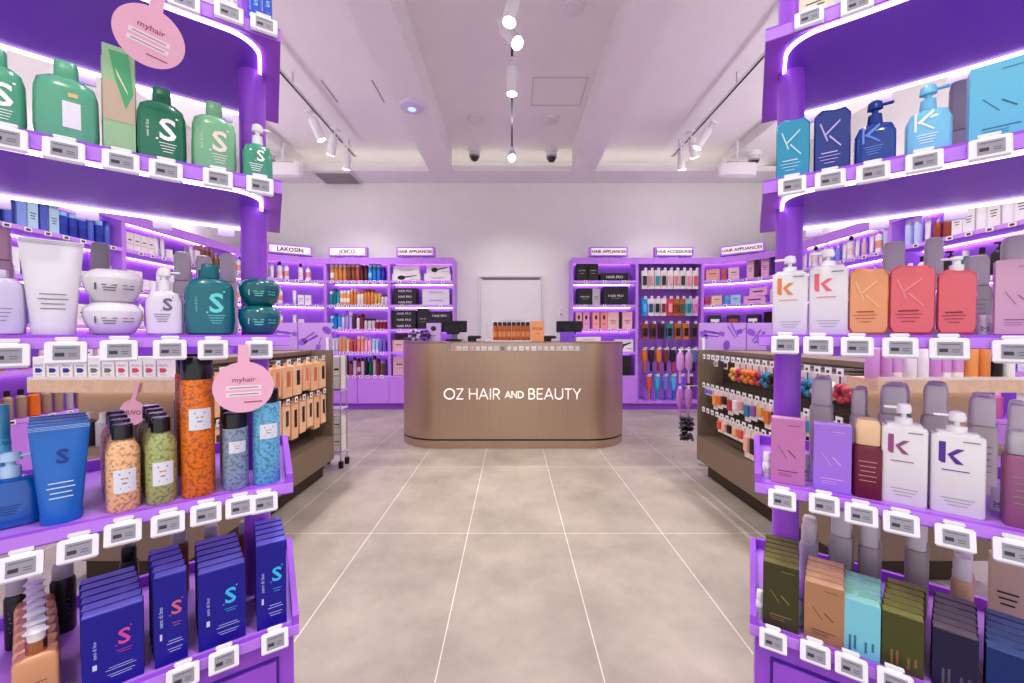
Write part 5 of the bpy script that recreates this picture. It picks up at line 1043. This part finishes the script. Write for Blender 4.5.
# right, eye level
item(R_, 2, 789, 36, 256, .07, lambda w, h: F_kpump(w, h, '#e08a4e'), 'white pump bottle with orange k at aisle end', 'pump bottle')
item(R_, 2, 827, 40, 249, .07, lambda w, h: F_kpump(w, h, '#e56a80'), 'white pump bottle with pink k on eye level shelf', 'pump bottle')
item(R_, 2, 867, 40, 268, .07, lambda w, h: F_gem(w, h, '#e59e6c', ink='#b0583a', tone='#f2bf95'), 'peach angular bottle on eye level shelf', 'bottle')
item(R_, 2, 910, 46, 265, .07, lambda w, h: F_gem(w, h, '#df656f', ink='#8c2030', tone='#ee9298'), 'large coral angular bottle on eye level shelf', 'bottle')
item(R_, 2, 955, 40, 257, .07, lambda w, h: F_gem(w, h, '#dd646e', ink='#8c2030', logo=False, pump=True), 'smaller coral bottle with white pump', 'pump bottle')
item(R_, 2, 1015, 46, 260, .07, lambda w, h: p_carton(w, h, w*.5, '#cfa4c0', marks=mk_km('#8a5f7c')), 'mauve carton at right edge, eye level shelf', 'carton')
item(R_, 2, 984, 16, 315, .1, lambda w, h: F_round(w, h, '#e9e4f2', '#ece8f4', .4), 'small white round jar beside the mauve carton', 'jar')
for k, (px, wp, yt, c_) in enumerate(((892, 30, 242, '#c2bbb6'), (932, 26, 238, '#c6c0bb'), (975, 34, 256, '#bdb7ae'), (1015, 44, 236, '#bab3b5'))): item(R_, 2, px, wp, yt, .36, lambda w, h: F_round(w, h, c_, '#cfc9c2', .38, e=5), 'grey bottle seen from behind, %s from aisle above right price labels' % od(k+1), 'bottle', grp='grey bottles on the far side of the right stand')
# right, upper tray
item(R_, 3, 787, 34, 418, .05, lambda w, h: p_carton(w, h, w*.45, '#c27ab0', top='#eab8d2', marks=mk_km('#7c2f5a')), 'pink carton at aisle end of right upper tray', 'carton')
item(R_, 3, 831, 38, 424, .05, lambda w, h: p_carton(w, h, w*.5, '#a578e0', top='#c09af0', marks=mk_km('#e0b8e8')), 'lavender carton on right upper tray', 'carton', rows=0)
item(R_, 3, 866, 31, 418, .06, lambda w, h: F_round(w, h, '#6b1230', '#e8c4a0', .33, e=5, ink='#c78a9a'), 'dark wine bottle with cream cap', 'bottle')
item(R_, 3, 902, 47, 403, .06, lambda w, h: F_kpump(w, h, '#9a4f86'), 'white pump bottle with mauve k on upper tray', 'pump bottle')
item(R_, 3, 955, 56, 411, .06, lambda w, h: F_kpump(w, h, '#5a2a9c'), 'white pump bottle with violet k on upper tray', 'pump bottle')
item(R_, 3, 1022, 44, 430, .06, lambda w, h: F_round(w, h, '#94587f', '#b7b0ba', .25, e=6), 'mauve bottle cut by the right picture edge', 'bottle')
item(R_, 3, 996, 14, 488, .13, lambda w, h: F_round(w, h, '#e6e2ee', '#efecf4', .4), 'small white cap bottle beside the mauve bottle', 'jar')
item(R_, 3, 767, 10, 452, .07, lambda w, h: F_round(w, h, '#e6e2ee', '#efecf4', .4), 'small white cap bottle beside the pink carton', 'jar')
item(R_, 3, 806, 9, 453, .1, lambda w, h: F_round(w, h, '#d6d2de', '#efecf4', .4), 'small white cap bottle between pink and lavender cartons', 'jar')
for k, (px, wp, yt) in enumerate(((820, 25, 378), (857, 18, 389), (892, 34, 385), (933, 30, 384), (980, 34, 396), (1015, 24, 404))):
    item(R_, 3, px, wp, yt, .26, lambda w, h: F_round(w, h, '#d8d0c6', '#ece7df', .3, e=5), 'grey bottle with pale cap, %s from aisle in back row' % od(k+1), 'bottle', rows=1, step=.09, grp='grey bottles behind on the right upper tray', rowlabel='grey bottle behind %s from aisle' % od(k+1))
# right, bottom tray
BX = [('dark olive carton at aisle end of bottom tray', 780, 36, 563, '#3f3d1c', '#7c7a3a', 5, mk_km('#a58a4a')), ('tan carton on right bottom tray', 823, 40, 583, '#b0825f', '#e6b690', 4, mk_km('#4a2c1c')), ('aqua carton on right bottom tray', 859, 40, 599, '#82cddd', '#a2ecd4', 4, mk_v('#3f7f90')),
      ('olive green carton on right bottom tray', 901, 42, 613, '#4a4a1e', '#8f9440', 5, mk_v('#8a6a3a')), ('dark navy carton with grey top', 953, 46, 630, '#17103e', '#6a6068', 5, mk_v('#5a5560')), ('deep blue carton at right picture corner', 1012, 58, 652, '#0c2a6e', '#3a5f90', 5, mk_v('#3aa0c8'))]
for d_, px, wp, yt, c_, tp, n, mk in BX:
    item(R_, 4, px, wp, yt, .035, lambda w, h: p_carton(w, h, .024, c_, top=tp, marks=mk), d_, 'carton', rows=n, step=.028, rowlabel=' '.join(d_.split(' at ')[0].split(' on ')[0].split(' with ')[0:1]))
for k, (px, wp, yt, c_) in enumerate(((808, 20, 523, '#cfcad2'), (840, 27, 508, '#c2bcbc'), (868, 24, 520, '#bdb6b4'), (915, 26, 518, '#b3a9a6'), (961, 26, 556, '#e0b890'))):
    item(R_, 4, px, wp, yt, .3, lambda w, h: F_round(w, h, c_, '#f0ece6', .32), 'pale bottle with cream cap, %s from aisle along back of bottom tray' % od(k+1), 'bottle', rows=1, step=.06, grp='pale bottles behind on the right bottom tray', rowlabel='pale bottle behind %s from aisle on bottom tray' % od(k+1))
item(R_, 4, 1006, 42, 556, .38, lambda w, h: p_carton(w, h, .03, '#d8c2a4', marks=m_lines), 'beige speckled carton at the back right of bottom tray', 'carton')
item(R_, 4, 760, 9, 590, .05, lambda w, h: F_round(w, h, '#e6e2ee', '#efecf4', .4), 'small white cap bottle beside the dark olive carton', 'jar')
item(R_, 4, 799, 9, 598, .07, lambda w, h: F_round(w, h, '#e6e2ee', '#efecf4', .4), 'small white cap bottle between olive and tan cartons', 'jar')
# pink wobblers
def wob(r_, stem):
    def fn():
        m = M('#efb6d0', .4); d = MB().prism_y([(r_*math.cos(2*PI*k/40), r_*math.sin(2*PI*k/40)) for k in range(40)], -.001, .001, m)
        for k, ww_ in enumerate((.9,)): d.text('myhair', r_*.28, 0, r_*.3, -.0016, M('#9c2a5a'))
        for k in range(2): d.rect(0, -r_*.02-r_*.26*k, r_*1.15, r_*.17, -.0014, M('#f6dfe8')); d.rect(0, -r_*.02-r_*.26*k, r_*.95, r_*.03, -.0018, M('#8a7484'))
        d.rect(r_*.3, -r_*.6, r_*.6, r_*.04, -.0016, M('#9c2a5a'))
        s_ = MB().prism_y([(-r_*.2, r_*.85), (r_*.2, r_*.85), (r_*.17, r_+stem), (-r_*.17, r_+stem)], .0012, .0028, m)
        return [('disc', d), ('strip', s_)]
    return proto(('wob', round(r_, 3), round(stem, 3)), 'shelf_wobbler', fn)
u = solve_u(-1, 0, -.05, 1.93, 149); p = SP(-1, 0, u, -.05); z = bis(lambda z: proj((p.x, p.y, z))[1]-37, 1.5, 2.3)
place(wob(.057, .035), (p.x, p.y, z), 0, 'round pink promotional wobbler hanging from topmost left shelf', 'shelf wobbler', rot=(math.radians(14), math.radians(12), ROT(-1, u)))
u = solve_u(-1, 2, -.035, 1.1, 244); p = SP(-1, 2, u, -.035); z = bis(lambda z: proj((p.x, p.y, z))[1]-387, .8, 1.3)
place(wob(.060, .04), (p.x, p.y, z), 0, 'round pink promotional wobbler hanging beside the orange can', 'shelf wobbler', rot=(0, 0, ROT(-1, u)))
def wob2():
    m = M('#eeb4c8', .4); r_ = .055; d = MB().prism_y([(r_*math.cos(2*PI*k/32), r_*math.sin(2*PI*k/32)) for k in range(32)], -.001, .001, m); d.text('MUVO', r_*.5, 0, 0, -.0016, M('#4a1e38'))
    return [('disc', d), ('strip', MB().prism_y([(-.01, .045), (.01, .045), (.035, .13), (.02, .13)], .0012, .0028, m))]
p = at_y(130, 413, 1.68); place(proto('wob2', 'shelf_wobbler', wob2), (p.x, 1.69, p.z), 0, 'small pink wobbler under the white boxes shelf', 'shelf wobbler')

# ================================================================== LIGHT, CAMERA
world = bpy.data.worlds.new('world'); bpy.context.scene.world = world; world.use_nodes = True
bg = world.node_tree.nodes['Background']; bg.inputs[0].default_value = (1, .985, .98, 1); bg.inputs[1].default_value = 1.0
cam = bpy.data.cameras.new('camera'); cam.sensor_width = 36; cam.lens = F/1024*36; cam.clip_start = .02
co = bpy.data.objects.new('camera', cam); COL.objects.link(co); co.location = EYE; co.rotation_euler = (PI/2-PITCH, 0, 0)
sc = bpy.context.scene; sc.camera = co
sc.view_settings.view_transform = 'Standard'; sc.view_settings.look = 'None'; sc.view_settings.exposure = .2; sc.view_settings.gamma = .92
sc.cycles.max_bounces = 8; sc.cycles.diffuse_bounces = 4; sc.cycles.use_denoising = True
sc.cycles.sample_clamp_indirect = 6
